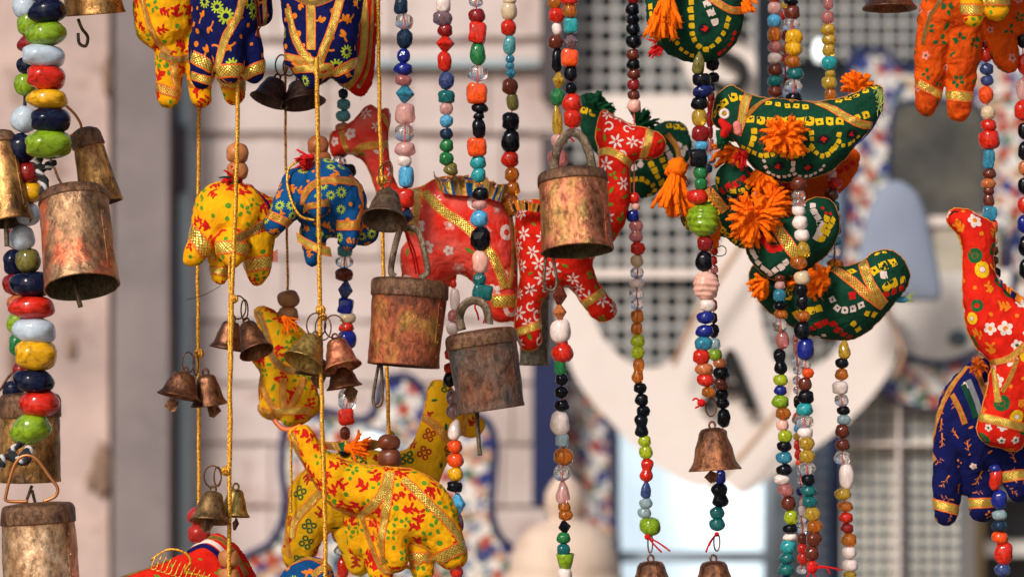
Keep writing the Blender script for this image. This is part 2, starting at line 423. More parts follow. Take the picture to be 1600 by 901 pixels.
class Body:
    """A sewn and stuffed figure; shapes live in photo pixels at depth y0 and are real, closed volumes."""
    def __init__(s, name, label, cat, y0, shapes, mats, group=None, voxel=2.0, wr=1.9):
        s.y0 = y0
        V = []; F = []
        cx = []
        for sh in shapes:
            if sh[0] == 'P': v, f = pillow(sh[1], *sh[2:])
            else: v, f = chain(sh[1], *sh[2:])
            o = len(V); V += v; F += [tuple(i+o for i in q) for q in f]
        s.c = (sum(v[0] for v in V)/len(V), sum(v[2] for v in V)/len(V))
        s.root = thing(name, P(s.c[0], s.c[1], y0), label, cat, group)
        me = bpy.data.meshes.new('tmp'); me.from_pydata([(v[0], v[1], -v[2]) for v in V], [], F)
        bm = bmesh.new(); bm.from_mesh(me); bmesh.ops.recalc_face_normals(bm, faces=bm.faces); bm.to_mesh(me); bm.free()
        to = bpy.data.objects.new('tmp', me); col.objects.link(to)
        rm = to.modifiers.new('r', 'REMESH'); rm.mode = 'VOXEL'; rm.voxel_size = voxel
        sm = to.modifiers.new('s', 'SMOOTH'); sm.factor = 0.5; sm.iterations = 5
        dg = bpy.context.evaluated_depsgraph_get(); ev = to.evaluated_get(dg); m2 = bpy.data.meshes.new_from_object(ev)
        n = len(m2.vertices); co = np.empty(n*3); m2.vertices.foreach_get('co', co); co = co.reshape(-1, 3)
        nor = np.empty(n*3); m2.vertices.foreach_get('normal', nor); nor = nor.reshape(-1, 3)
        fs = [tuple(p.vertices) for p in m2.polygons]
        bpy.data.objects.remove(to); bpy.data.meshes.remove(me); bpy.data.meshes.remove(m2)
        seed = s.c[0]*0.37; seamy = 1.0 if shapes[0][0] == 'P' else 0.0
        W = []
        for c_, n_ in zip(co, nor):
            d = noise.noise(Vector((c_[0]/17+seed, c_[1]/17, c_[2]/17)))*wr + noise.noise(Vector((c_[0]/6+seed, c_[1]/6, c_[2]/9)))*wr*0.35
            d += (noise.noise(Vector((c_[0]/3.1+seed, 4, c_[2]/3.1)))*1.7-.5)*math.exp(-(c_[1]/4.5)**2)*seamy
            x, yy, z = c_+n_*d
            W.append(P(x, -z, y0+yy*S))
        s.v = W; s.f = fs; s.mats = list(mats); s.mi = [0]*len(fs)
        s.bvh = BVHTree.FromPolygons(W, fs); s.nb = len(W); s.nf = len(fs)
        s.part = None
    def hit(s, px, py, back=False, any_=False):
        tgt = P(px, py, s.y0); o = Vector((0, -CAMD, 0)); d = (tgt-o).normalized()
        if back: o = tgt+d*0.5; d = -d
        h, n, i, _ = s.bvh.ray_cast(o, d, 5)
        if h is None:
            if any_: return None, None
            h, n, i, _ = s.bvh.find_nearest(tgt)
        return h, n
    def snap(s, p, lift):
        h, n, i, _ = s.bvh.find_nearest(p)
        return h+n*lift
    def stamp(s, h, n, polys, ang=0.0, sc=1.0, lift=0.22):
        up = Vector((0, 0, 1)); u = up.cross(n)
        u = u.normalized() if u.length > 0.1 else Vector((1, 0, 0))
        v = n.cross(u); ca, sa = math.cos(ang), math.sin(ang)
        for j, (poly, m) in enumerate(polys):
            pts = []
            for (a, b) in poly:
                a, b = (a*ca-b*sa)*sc*S, (a*sa+b*ca)*sc*S
                pts.append(s.snap(h+u*a+v*b, (lift+0.12*(j % 3))*S))
            cc = sum(pts, Vector())/len(pts)
            cc = s.snap(cc, (lift+0.12*(j % 3)+0.15)*S)
            o = len(s.v); s.v += pts+[cc]; k = len(pts)
            s.f += [(o+i, o+(i+1) % k, o+k) for i in range(k)]; s.mi += [m]*k
    def scatter(s, gens, n, mind, seed=1, sc=(0.85, 1.2), backs=True):
        rnd = random.Random(seed); got = []; tries = 0; n = int(n*3.2); mind *= 1.22; sc = (sc[0]*1.3, sc[1]*1.35)
        while len(got) < n and tries < n*25:
            tries += 1
            fi = rnd.randrange(s.nf); p = s.v[s.f[fi][0]]
            if any((p-q).length < mind*S for q in got): continue
            h, nn, i, _ = s.bvh.find_nearest(p)
            if nn.y > 0.35 and not backs: continue
            got.append(p); g = gens[rnd.randrange(len(gens))]
            s.stamp(h, nn, g(rnd), rnd.uniform(0, 6.28), rnd.uniform(*sc))
    def row(s, path, spacing, gen, sc=1.0, align=True):
        pts = crom(path, 12); acc = 0; last = pts[0]; outp = [pts[0]]
        for p in pts[1:]:
            acc += math.dist(last, p); last = p
            if acc >= spacing: outp.append(p); acc = 0
        for i, p in enumerate(outp):
            a = outp[max(0, i-1)]; b = outp[min(len(outp)-1, i+1)]
            h, n = s.hit(p[0]+random.uniform(-.9, .9), p[1]+random.uniform(-.9, .9), any_=True)
            if h is None: continue
            s.stamp(h, n, gen(random), -math.atan2(b[1]-a[1], b[0]-a[0])+random.uniform(-.12, .12), sc*random.uniform(.88, 1.1))
    def finish(s):
        rnd = random.Random(int(s.c[0])); mb = MB()
        for i in range(26):
            p = s.v[rnd.randrange(s.nb)]; d = Vector((rnd.uniform(-1, 1), rnd.uniform(-1, .2), rnd.uniform(-1, .6))).normalized()
            L = rnd.uniform(3, 9)*S; e = Vector((rnd.uniform(-1, 1), 0, rnd.uniform(-1, 0)))*L*.5
            mb.tube([p-d*S, p+d*L*.5, p+d*L*.8+e*.5, p+d*L+e], .22*S, 3)
        o = len(s.v); s.v += mb.v; s.f += [tuple(i+o for i in q) for q in mb.f]; s.mi += [0]*len(mb.f)
        s.part = obj('body', s.v, s.f, s.mats, s.root, True, s.mi)
        return s
    def ribbon(s, path, width, mat, name='ribbon', lift=1.0, back=False):
        pts = crom(path, 10); hs = []
        for p in pts:
            h, n = s.hit(p[0], p[1], back); hs.append((h, n))
        return s._strip(hs, width, mat, name, lift)
    def _strip(s, hs, width, mat, name, lift, closed=False):
        # thin out duplicates
        q = [hs[0]]
        for h in hs[1:]:
            if (h[0]-q[-1][0]).length > 1.2*S: q.append(h)
        if len(q) < 3: return None
        hs = q; n = len(hs)
        for _ in range(3):
            cs = [h[0] for h in hs]; ns = [h[1] for h in hs]
            hs = [(cs[i] if i in (0, n-1) else (cs[i-1]+cs[i]*2+cs[i+1])/4, (ns[max(0, i-1)]+ns[i]*2+ns[min(n-1, i+1)]).normalized()) for i in range(n)]
        V = []; UV = []; F = []; u = 0; K = 6
        for i, (h, nn) in enumerate(hs):
            t = (hs[min(n-1, i+1)][0]-hs[max(0, i-1)][0])
            t = t.normalized() if t.length > 1e-9 else Vector((1, 0, 0))
            side = nn.cross(t).normalized()
            if i: u += (h-hs[i-1][0]).length/(width*S)
            for k in range(K+1):
                f_ = k/K-0.5; p = h+side*f_*width*S*(1+0.05*noise.noise(h*300))
                hh, n2, _, _ = s.bvh.find_nearest(p)
                lf = lift+0.5*(1-(2*f_)**2)+0.5*noise.noise(p*260)
                V.append(hh+n2*lf*S); UV.append((u, k/K))
        for i in range(n-1):
            for k in range(K):
                a = i*(K+1)+k; F.append((a, a+1, a+K+2, a+K+1))
        return obj(name, V, F, mat, s.root, True, None, UV)
    def band(s, a, b, width, mat, name='leg_band', lift=1.1, sag=0.0):
        """A ribbon wrapped right round a limb between two px points on its two edges."""
        hs = []; n = 16
        for back in (False, True):
            for i in range(n+1):
                t = (i/n) if not back else 1-i/n
                x = a[0]+(b[0]-a[0])*t; y = a[1]+(b[1]-a[1])*t+sag*math.sin(math.pi*t)*(1 if not back else -1)
                h, nn = s.hit(x, y, back); hs.append((h, nn))
        hs.append(hs[0])
        return s._strip(hs, width, mat, name, lift)
    def piping(s, poly, r, mat, name='seam_piping', closed=True, lift=0.3):
        pts = crom(poly, 6, closed)
        w_ = [s.snap(P(p[0], p[1], s.y0), lift*S) for p in pts]
        q = [w_[0]]
        for p in w_[1:]:
            if (p-q[-1]).length > 1.5*S: q.append(p)
        mb = MB(); mb.tube(q, r*S, 6, 0, closed); return mb.build(name, mat, s.root)

def ell(cx, cy, a, b, ang=0, n=9):
    return [(cx+math.cos(ang)*math.cos(t)*a-math.sin(ang)*math.sin(t)*b, cy+math.sin(ang)*math.cos(t)*a+math.cos(ang)*math.sin(t)*b) for t in [2*math.pi*i/n for i in range(n)]]
def g_flower(m, R=8, n=6, cm=None):          # white star flower
    def g(r):
        o = [(ell(math.cos(a)*R*.6, math.sin(a)*R*.6, R*.45, R*.17, a, 8), m) for a in [2*math.pi*i/n for i in range(n)]]
        if cm is not None: o.append((ell(0, 0, R*.25, R*.25), cm))
        return o
    return g
def g_petal(m, cm, R=7, n=5):
    def g(r):
        o = [(ell(math.cos(a)*R*.55, math.sin(a)*R*.55, R*.45, R*.38, a, 9), m) for a in [2*math.pi*i/n+.3 for i in range(n)]]
        o.append((ell(0, 0, R*.32, R*.32), cm)); return o
    return g
def g_dot(m, R=2.6):
    return lambda r: [(ell(0, 0, R, R*r.uniform(.8, 1.1)), m)]
def g_dots5(m, R=2.1, D=5):
    def g(r):
        n = r.choice([3, 4, 5]); return [(ell(math.cos(a)*D, math.sin(a)*D, R*1.2, R*.8, a), m) for a in [2*math.pi*i/n+r.random() for i in range(n)]]
    return g
def g_leaf(m, L=5.5):
    return lambda r: [([(-L, 0), (-L*.3, L*.38), (L*.4, L*.3), (L, 0), (L*.3, -L*.32), (-L*.4, -L*.3)], m)]
def g_splash(m, R=10):                          # stylised sprig: a stem with blunt lobes
    def g(r):
        o = [(ell(0, 0, R*.85, R*.27, 0, 8), m)]
        for x, a in ((-.4, 1.1), (.1, -1.0), (.45, .95), (.6, -.8), (-.55, -.9)):
            a += r.uniform(-.35, .35); l = R*r.uniform(.38, .68)
            o.append((ell(x*R+math.cos(a)*l*.6, math.sin(a)*l*.85, l*.8, R*.20, a, 8), m))
        return o
    return g
def g_clover(m, R=8):
    def g(r):
        o = []
        for i in range(4):
            a = math.pi/2*i+.4; cx, cy = math.cos(a)*R*.62, math.sin(a)*R*.62
            for j in range(9):
                b0, b1 = 2*math.pi*j/9, 2*math.pi*(j+1)/9
                ro, ri = R*.44, R*.2
                o.append(([(cx+math.cos(b0)*ro, cy+math.sin(b0)*ro), (cx+math.cos(b1)*ro, cy+math.sin(b1)*ro), (cx+math.cos(b1)*ri, cy+math.sin(b1)*ri), (cx+math.cos(b0)*ri, cy+math.sin(b0)*ri)], m))
        return o
    return g
def arcstrip(cx, cy, R, w_, a0, a1, n, m):
    o = []
    for i in range(n):
        b0 = a0+(a1-a0)*i/n; b1 = a0+(a1-a0)*(i+1)/n
        o.append(([(cx+math.cos(b)*rr, cy+math.sin(b)*rr) for b, rr in ((b0, R+w_), (b1, R+w_), (b1, R-w_), (b0, R-w_))], m))
    return o
def g_curl(m, R=5): return lambda r: arcstrip(0, 0, R, R*.24, 0, 4.2, 8, m)+arcstrip(R*1.4, -R*.2, R*.7, R*.2, 2.2, 4.8, 5, m)
def g_ring(m, R=5, cm=None):
    def g(r):
        o = arcstrip(0, 0, R, R*.42, 0, 2*math.pi, 11, m)
        if cm is not None: o.append((ell(0, 0, R*.5, R*.5), cm))
        return o
    return g
def g_daisy(m, R=7):
    return lambda r: arcstrip(0, 0, R*.55, R*.16, 0, 2*math.pi, 12, m)+[(ell(math.cos(a)*R*.85, math.sin(a)*R*.85, R*.26, R*.15, a, 7), m) for a in [2*math.pi*i/11 for i in range(11)]]
def g_stem(m, L=14):
    def g(r):
        o = arcstrip(0, -L, L, 1.1, .9, 2.0, 8, m); o.append((ell(L*.75, -L*.12, 4.5, 2.6, .4), m)); o.append((ell(L*.5, L*.12, 3.6, 1.6, 1.0), m)); return o
    return g
def g_branch(m, L=11):
    def g(r):
        o = [([(-L, -.9), (L, -.5), (L, .5), (-L, .9)], m)]
        for x, sg in ((-.4, 1), (0, -1), (.35, 1), (.7, -1)):
            o.append(([(x*L, 0), (x*L+L*.4, sg*L*.45), (x*L+L*.46, sg*L*.38), (x*L+L*.12, 0)], m))
        return o
    return g
def g_sq(m, a=4.6, dm=None):
    def g(r):
        q = [(-a, -a), (0, -a*1.08), (a, -a), (a*1.06, 0), (a, a), (0, a*1.04), (-a, a), (-a*1.05, 0)]
        o = [([(x*r.uniform(.78, 1.12), y*r.uniform(.78, 1.12)) for x, y in q], m)]
        if dm is not None: o.append((ell(0, 0, a*.36, a*.36), dm))
        return o
    return g

# cloths and trims
C_YEL = fabric('cloth_yellow', (0.86, 0.43, 0.004), (0.78, 0.31, 0.003))
C_YEL2 = fabric('cloth_mustard', (0.76, 0.40, 0.005), (0.60, 0.31, 0.006))
C_NAVY = fabric('cloth_navy', (0.005, 0.008, 0.085), (0.003, 0.005, 0.045))
C_BLUE = fabric('cloth_blue', (0.004, 0.075, 0.23), (0.003, 0.045, 0.15))
C_RED = fabric('cloth_red', (0.68, 0.018, 0.006), (0.52, 0.008, 0.003))
C_RED2 = fabric('cloth_faded_red', (0.70, 0.024, 0.012), (0.76, 0.11, 0.08))
C_ORG = fabric('cloth_orange', (0.70, 0.09, 0.003), (0.48, 0.045, 0.003), wrinkle=1.6)
C_GRN = fabric('cloth_green', (0.006, 0.055, 0.028), (0.004, 0.036, 0.018))
I_RED = fabric('print_red', (0.60, 0.012, 0.008)); I_DRED = fabric('print_dark_red', (0.36, 0.02, 0.01))
I_GRN = fabric('print_green', (0.10, 0.28, 0.02)); I_DGRN = fabric('print_dark_green', (0.01, 0.11, 0.03))
I_WHT = fabric('print_white', (0.78, 0.62, 0.55)); I_YEL = fabric('print_yellow', (0.82, 0.50, 0.01))
I_ORG = fabric('print_orange', (0.74, 0.20, 0.01)); I_LIME = fabric('print_lime', (0.45, 0.55, 0.03)); I_BLK = fabric('print_black', (0.012, 0.012, 0.015))
I_PNK = fabric('print_pink', (0.75, 0.22, 0.18))
RIB = ribbon_mat('gold_ribbon', (1.0, 0.56, 0.08), (0.82, 0.13, 0.01), 0.3); RIB2 = ribbon_mat('bright_gold_ribbon', (1.0, 0.74, 0.12), (0.82, 0.14, 0.01), 0.24)
RIBD = ribbon_mat('dull_gold_ribbon', (0.50, 0.33, 0.08), (0.66, 0.12, 0.01), 0.4)
PIPE = plain('orange_gold_piping', (0.72, 0.26, 0.03), 0.5, 0.3, 500)
Y_ORG = yarn('orange_yarn', (1.0, 0.18, 0.004)); Y_GRN = yarn('green_yarn', (0.008, 0.07, 0.028)); Y_RED = yarn('red_yarn', (0.66, 0.015, 0.015))
GOLDC, = [None]
def cordmat():
    if 'gold_cord' in _mats: return _mats['gold_cord']
    m, t, b = newmat('gold_cord')
    n1 = noise_tex(t, 900, 3, 0.7)
    t.links.new(ramp(t, n1, [(0.40, (0.34, 0.07, 0.004)), (0.5, (0.74, 0.33, 0.012)), (0.62, (1.0, 0.66, 0.09))]), b.inputs['Base Color'])
    b.inputs['Metallic'].default_value = 0.45; b.inputs['Roughness'].default_value = 0.38
    bump(t, b, n1, 0.6, 0.0005); _mats['gold_cord'] = m; return m
WIRE = metal_mat('rusty_wire', [(0.10, 0.04, 0.02), (0.35, 0.15, 0.07), (0.16, 0.08, 0.05)], scale=90)
STRAP = metal_mat('strap_iron', [(0.12, 0.07, 0.04), (0.30, 0.22, 0.15), (0.20, 0.13, 0.08)], scale=90)
WOOD = plain('wooden_bead_wood', (0.55, 0.20, 0.06), 0.45, 0, 160, 0.65, 0.4, 0.0006)
WOODD = plain('dark_wood', (0.19, 0.05, 0.022), 0.35, 0, 160, 0.6, 0.4, 0.0006)

def cord(label, y, path, beads=(), r=3.3, knots=(), group='gold cords', wood=None, pitch=13):
    root = thing('gold_cord', P(*path[0], y), label, 'cord', group)
    pts = [Vector((a, b)) for a, b in crom(path, 6)] if len(path) > 2 else [Vector(p) for p in path]
    ln = [0]
    for i in range(1, len(pts)): ln.append(ln[-1]+(pts[i]-pts[i-1]).length)
    tot = ln[-1]; n = int(tot/2.2); mb = MB()
    def at(d):
        for i in range(1, len(pts)):
            if ln[i] >= d: t = (d-ln[i-1])/max(1e-6, ln[i]-ln[i-1]); return pts[i-1].lerp(pts[i], t)
        return pts[-1]
    for s_ in range(3):
        q = []
        for i in range(n+1):
            d = tot*i/n; c = at(d); a = 2*math.pi*d/pitch+s_*2*math.pi/3
            q.append(P(c.x+math.cos(a)*r*.48+noise.noise(Vector((0, d/40, y*99)))*1.2, c.y, y+math.sin(a)*r*.48*S))
        mb.tube(q, r*.58*S, 5)
    mb.build('braid', cordmat(), root)
    for (x, yy, rr) in knots:
        kb = MB()
        for j in range(4):
            a0 = j*0.8; q = [P3((x+math.cos(t)*rr*math.cos(a0), yy+math.sin(t)*rr, math.cos(t)*rr*math.sin(a0)), y) for t in [2*math.pi*i/14 for i in range(14)]]
            kb.tube(q, rr*.38*S, 6, 0, True)
        kb.build('knot', cordmat(), root)
    for (x, yy, ww, hh) in beads:
        v, f, sm = bead_mesh('s', int(x) % 3)
        vv = [P3((x+q.x*ww/2, yy-q.z*hh/2*1.05, q.y*ww/2), y+0.0) for q in v]
        obj('wooden_bead', vv, f, wood or WOOD, root)
    return root

def yarn_curve(a, d, L, droop, r, rnd, curl=0.25):
    pts = []; p = Vector(a); dd = Vector(d).normalized(); n = 7
    sidev = Vector((rnd.uniform(-1, 1), rnd.uniform(-1, 1), rnd.uniform(-1, 1)))*curl
    for i in range(n+1):
        pts.append(p.copy()); dd = (dd+Vector((0, 0, -droop/n))+sidev/n).normalized(); p += dd*L*S/n
    return pts
def tassel(root, c, y, n, L, ang, spread, mat, r=3.0, droop=0.6, name='tassel', front=-0.5, seed=0):
    """A burst of yarn ends; ang in degrees in the picture plane (0 = right, 90 = up)."""
    rnd = random.Random(seed+int(c[0])); mb = MB(); r = r*0.86; n = int(n*2.2); L = L*.94; droop = droop+.25
    if n > 8:
        iv, jf = ico(); cc = P(c[0], c[1], y)
        mb.add([cc+Vector(v)*L*.2*S*(1+.35*noise.noise(Vector(v)*3+cc*50)) for v in iv], jf)
    base = [rnd.uniform(-spread, spread) for _ in range(max(3, n//5))]
    for i in range(n):
        a = math.radians(ang+(rnd.choice(base)+rnd.gauss(0, 13) if rnd.random() < .7 else rnd.uniform(-spread, spread))); l = L*rnd.uniform(.55, 1.05)
        d = (math.cos(a), front*rnd.uniform(-0.5, 2.0), math.sin(a))
        st = P(c[0]+rnd.uniform(-4, 4), c[1]+rnd.uniform(-4, 4), y+rnd.uniform(-4, 4)*S)
        pts = yarn_curve(st, d, l, droop, r, rnd, 0.75)
        for ply in (0, 1, 2):
            q = []
            for j, p in enumerate(pts):
                t = j*1.15+ply*2.1; q.append(p+Vector((math.cos(t), math.sin(t), 0.5*math.sin(t)))*r*.55*S*(1+.3*noise.noise(p*900)))
            mb.tube(q, [r*.66*S*(0.75, 1, 1.1, 1.1, 1.15, 1.2, 1.1, .7)[j] for j in range(len(q))], 6)
        for j in range(14):
            p = pts[rnd.randint(1, 7)]; d2 = Vector((rnd.uniform(-1, 1), rnd.uniform(-1, .3), rnd.uniform(-1, 1))).normalized()
            mb.tube([p+d2*r*.6*S, p+d2*(r+1.6)*S, p+d2*(r+rnd.uniform(2, 5))*S+Vector((0, 0, -1.4*S))], .2*S, 3)
    return mb.build(name, mat, root)
def knot(root, x, yy, y, r, mat, ends=(), name='thread_knot'):
    mb = MB()
    for j in range(5):
        a0 = j*0.65; q = [P3((x+math.cos(t)*r*math.cos(a0), yy+math.sin(t)*r*.9, math.cos(t)*r*math.sin(a0)), y) for t in [2*math.pi*i/12 for i in range(12)]]
        mb.tube(q, r*.4*S, 6, 0, True)
    for e in ends:
        q = crom([(x, yy)]+list(e), 5); mb.tube([P(a, b, y-0.001) for a, b in q], 1.5*S, 5)
    return mb.build(name, mat, root)

# ------------------------------------------------------------------ bells
def frame_from(top, bot, pitch, y):
    t = P(top[0], top[1], y); b = P(bot[0], bot[1], y); d = (b-t); L = d.length/math.cos(math.radians(pitch))
    roll = math.atan2(d.x, -d.z); p = math.radians(pitch)
    dn = Vector((math.sin(roll)*math.cos(p), -math.sin(p), -math.cos(roll)*math.cos(p)))
    mid = (t+b)/2; z = -dn; x = Vector((math.cos(roll), 0, math.sin(roll))); yv = z.cross(x)
    return mid-z*L/2, x, yv, z, L          # origin at the mouth
def lathe_pts(prof, nseg, o, x, yv, z, ov=1.0, wob=0.0, seed=0):
    V = []; F = []
    for i, (r, h) in enumerate(prof):
        for k in range(nseg):
            a = 2*math.pi*k/nseg; rr = r*(1+wob*noise.noise(Vector((math.cos(a)*1.4+seed, math.sin(a)*1.4, h*30)))+wob*.7*noise.noise(Vector((math.cos(a)*3.5+seed, math.sin(a)*3.5, h*140))))
            V.append(o+x*math.cos(a)*rr+yv*math.sin(a)*rr*ov+z*h)
    for i in range(len(prof)-1):
        for k in range(nseg):
            l = (k+1) % nseg; F.append((i*nseg+k, i*nseg+l, (i+1)*nseg+l, (i+1)*nseg+k))
    return V, F
def cow_bell(label, y, top, bot, wt, wb, mat, pitch=8, loop=None, loopr=4, loopflat=None, loopmat=None, clap=None, clapr=3, cap=0.16, ov=0.9, group='tin cow bells', capm=None):
    o, x, yv, z, L = frame_from(top, bot, pitch, y); k = S*(CAMD+y)/CAMD
    rt, rb = wt/2*k, wb/2*k; e = k
    ht = L-0.0*e
    R = lambda f: rb+(rt-rb)*f
    pr = [(0.001*e, L*.93), (R(.93)-2*e, L*.93), (R(.5)-1.8*e, L*.5), (rb-1.8*e, 1*e), (rb-1.0*e, -0.6*e), (rb+0.8*e, -0.4*e), (rb+1.2*e, 1.5*e), (R(.05)+.3*e, L*.05)]
    for q in (0.15, 0.25, 0.35, 0.45, 0.55, 0.65, 0.72): pr.append((R(q), L*q))
    c0 = 1-cap
    pr += [(R(c0)-.2*e, L*c0-1.5*e), (R(c0)+.2*e, L*c0-.2*e), (R(c0)+1.8*e, L*c0+.3*e), (R(c0)+2.2*e, L*c0+2*e), (R(.95)+1.8*e, L*.95), (R(1)+.6*e, L*.985), (R(1)-2*e, L+1.4*e), (R(1)-6*e, L+3.2*e), (rt*.55, L+5.2*e), (0.001*e, L+6*e)]
    V, F = lathe_pts(pr, 72, o, x, yv, z, ov, 0.036, top[0])
    root = thing('cow_bell', P(top[0], top[1], y), label, 'bell', group)
    nk = 8+7; nr = len(pr)
    mi = [1 if i//72 >= nk+1 else (2 if i//72 < 4 else 0) for i in range(len(F))]
    obj('shell', V, F, [mat, capm or B_CAP, B_INNER], root, True, mi)
    # folded side seam with rivets
    mb = MB(); a0 = math.radians(-35)
    for s_ in (0.5,):
        q = [o+x*math.cos(a0)*(R(f)+.4*e)+yv*math.sin(a0)*(R(f)+.4*e)*ov+z*L*f for f in (.04, .2, .4, .6, .8)]
        mb.tube(q, .5*e, 6)
    for f in (.12, .3, .5, .7):
        p = o+x*math.cos(a0+.1)*(R(f)+.6*e)+yv*math.sin(a0+.1)*(R(f)+.6*e)*ov+z*L*f
        iv, jf = ico(); mb.add([p+Vector(v)*1.5*e for v in iv], jf)
    mb.build('side_seam', mat, root)
    if loop:
        pts = [P3(q, y) for q in crom(loop, 6)]
        mb = MB(); mb.tube(pts, loopr*k, 10, 0, False, loopflat or 1.0)
        mb.build('hanging_loop', loopmat or STRAP, root)
    if clap:
        for c_ in clap:
            pts = [P3(q, y) for q in crom(c_, 6)]; mb = MB(); mb.tube(pts, clapr*k, 8); mb.build('clapper', STRAP, root)
    return root
def small_bell(label, y, top, bot, wb, mat, pitch=12, ring=None, leaf=None, loop=True, inner=None, group='small brass bells', wt=None, leaf_mat=None):
    o, x, yv, z, L = frame_from(top, bot, pitch, y); k = S*(CAMD+y)/CAMD; rb = wb/2*k; e = k
    rt = (wt/2*k) if wt else rb*.5
    out = [(rb, 0), (rb*.985, L*.03), (rb*.90, L*.10), (rb*.80, L*.20), (rb*.74, L*.34), (rb*.69, L*.52), (max(rt, rb*.5)*1.12, L*.74), (rt*1.02, L*.88), (rt*.84, L*.965), (rt*.5, L*1.0), (rt*.1, L*1.01), (0.0001, L*1.01)]
    inn = [(0.0001, L*.9), (rt*.8, L*.86), (rb*.66, L*.5), (rb*.76, L*.2), (rb*.94, L*.02), (rb*.985, -.4*e)]
    # rounded beads turned on the skirt
    V, F = lathe_pts(inn+out, 56, o, x, yv, z, 1.0, 0.03, top[0])
    root = thing('small_bell', P(top[0], top[1], y), label, 'bell', group)
    obj('shell', V, F, mat, root)
    if loop:
        c = o+z*(L*1.01+3.2*e); q = [c+x*math.cos(t)*4.6*e+z*math.sin(t)*5.6*e for t in [2*math.pi*i/16 for i in range(16)]]
        mb = MB(); mb.tube(q, 1.7*e, 8, 0, True); mb.build('loop', mat, root)
    if ring:
        for (cx, cy, rr, ra, tl) in ring:
            q = []
            for i in range(28):
                t = 2*math.pi*i/28; q.append(P3((cx+math.cos(t)*rr*math.cos(tl), cy+math.sin(t)*ra, math.cos(t)*rr*math.sin(tl)), y))
            mb = MB(); mb.tube(q, 1.25*e, 6, 0, True); mb.build('ring', WIRE, root)
    if leaf:
        # folded diamond clapper plate
        lx, ly, lw, lh, la = leaf
        c = P(lx, ly, y-0.001); ca, sa = math.cos(la), math.sin(la); mb = MB()
        dm = [(0, lh), (lw*.9, lh*.15), (lw*.3, -lh), (-lw*.3, -lh), (-lw*.9, lh*.1)]
        v = []
        for dep in (-1.0, 1.0):
            for a, b in dm: v.append(c+Vector(((a*ca-b*sa)*e, dep*e+abs(a)*.4*e, (a*sa+b*ca)*e)))
        n = 5; mb.add(v, [tuple(range(n))[::-1], tuple(range(n, 2*n))]+[(i, (i+1) % n, n+(i+1) % n, n+i) for i in range(n)])
        mb.tube([c, o+z*L*.8], .9*e, 6)
        mb.build('clapper', leaf_mat or WIRE, root, False)
    return root
B_CAP = metal_mat('bell_cap', [(0.07, 0.035, 0.02), (0.20, 0.09, 0.045), (0.30, 0.15, 0.07), (0.12, 0.06, 0.04)], scale=45, seed=21, metallic=.6, pit=.8)
B_INNER = metal_mat('bell_inside', [(0.05, 0.035, 0.02), (0.20, 0.15, 0.07), (0.10, 0.07, 0.035)], scale=60, seed=22, metallic=.5, pit=.9)
B_COP = metal_mat('bell_copper', [(0.12, 0.05, 0.03), (0.40, 0.16, 0.07), (0.78, 0.25, 0.13), (0.60, 0.34, 0.10), (0.66, 0.48, 0.28)], scale=36, seed=1, rough=(.3, .6), pit=.7)
B_PINK = metal_mat('bell_pink_copper', [(0.16, 0.09, 0.05), (0.46, 0.26, 0.13), (0.55, 0.30, 0.15), (0.95, 0.18, 0.07), (0.95, 0.42, 0.26), (0.42, 0.24, 0.10), (0.20, 0.11, 0.05)], scale=22, seed=2, rough=(0.3, 0.6), pit=.7)
B_RUST = metal_mat('bell_rust', [(0.06, 0.025, 0.018), (0.24, 0.075, 0.035), (0.55, 0.13, 0.045), (0.60, 0.30, 0.06), (0.16, 0.06, 0.035)], scale=40, seed=3, metallic=0.6, pit=0.9)
B_IRON = metal_mat('bell_iron', [(0.08, 0.035, 0.02), (0.30, 0.10, 0.045), (0.22, 0.12, 0.08), (0.09, 0.12, 0.125), (0.60, 0.21, 0.06)], scale=38, seed=4, metallic=0.55, pit=1.0)
B_GOLD = metal_mat('bell_gold', [(0.16, 0.08, 0.035), (0.60, 0.29, 0.08), (0.85, 0.46, 0.15), (0.42, 0.17, 0.06)], scale=34, seed=5, rough=(0.3, 0.55))
B_BRASS = metal_mat('bell_brass', [(0.28, 0.15, 0.04), (0.55, 0.35, 0.09), (0.70, 0.48, 0.13)], scale=50, seed=6, rough=(0.25, 0.5), pit=0.3)
B_BRN = metal_mat('bell_brown', [(0.10, 0.04, 0.02), (0.28, 0.11, 0.05), (0.40, 0.18, 0.07)], scale=50, seed=7, rough=(0.35, 0.6), pit=0.3)
B_DARK = metal_mat('bell_dark', [(0.04, 0.025, 0.02), (0.10, 0.05, 0.035), (0.13, 0.07, 0.05)], scale=50, seed=8, metallic=0.5, pit=0.4)
exec_after = []

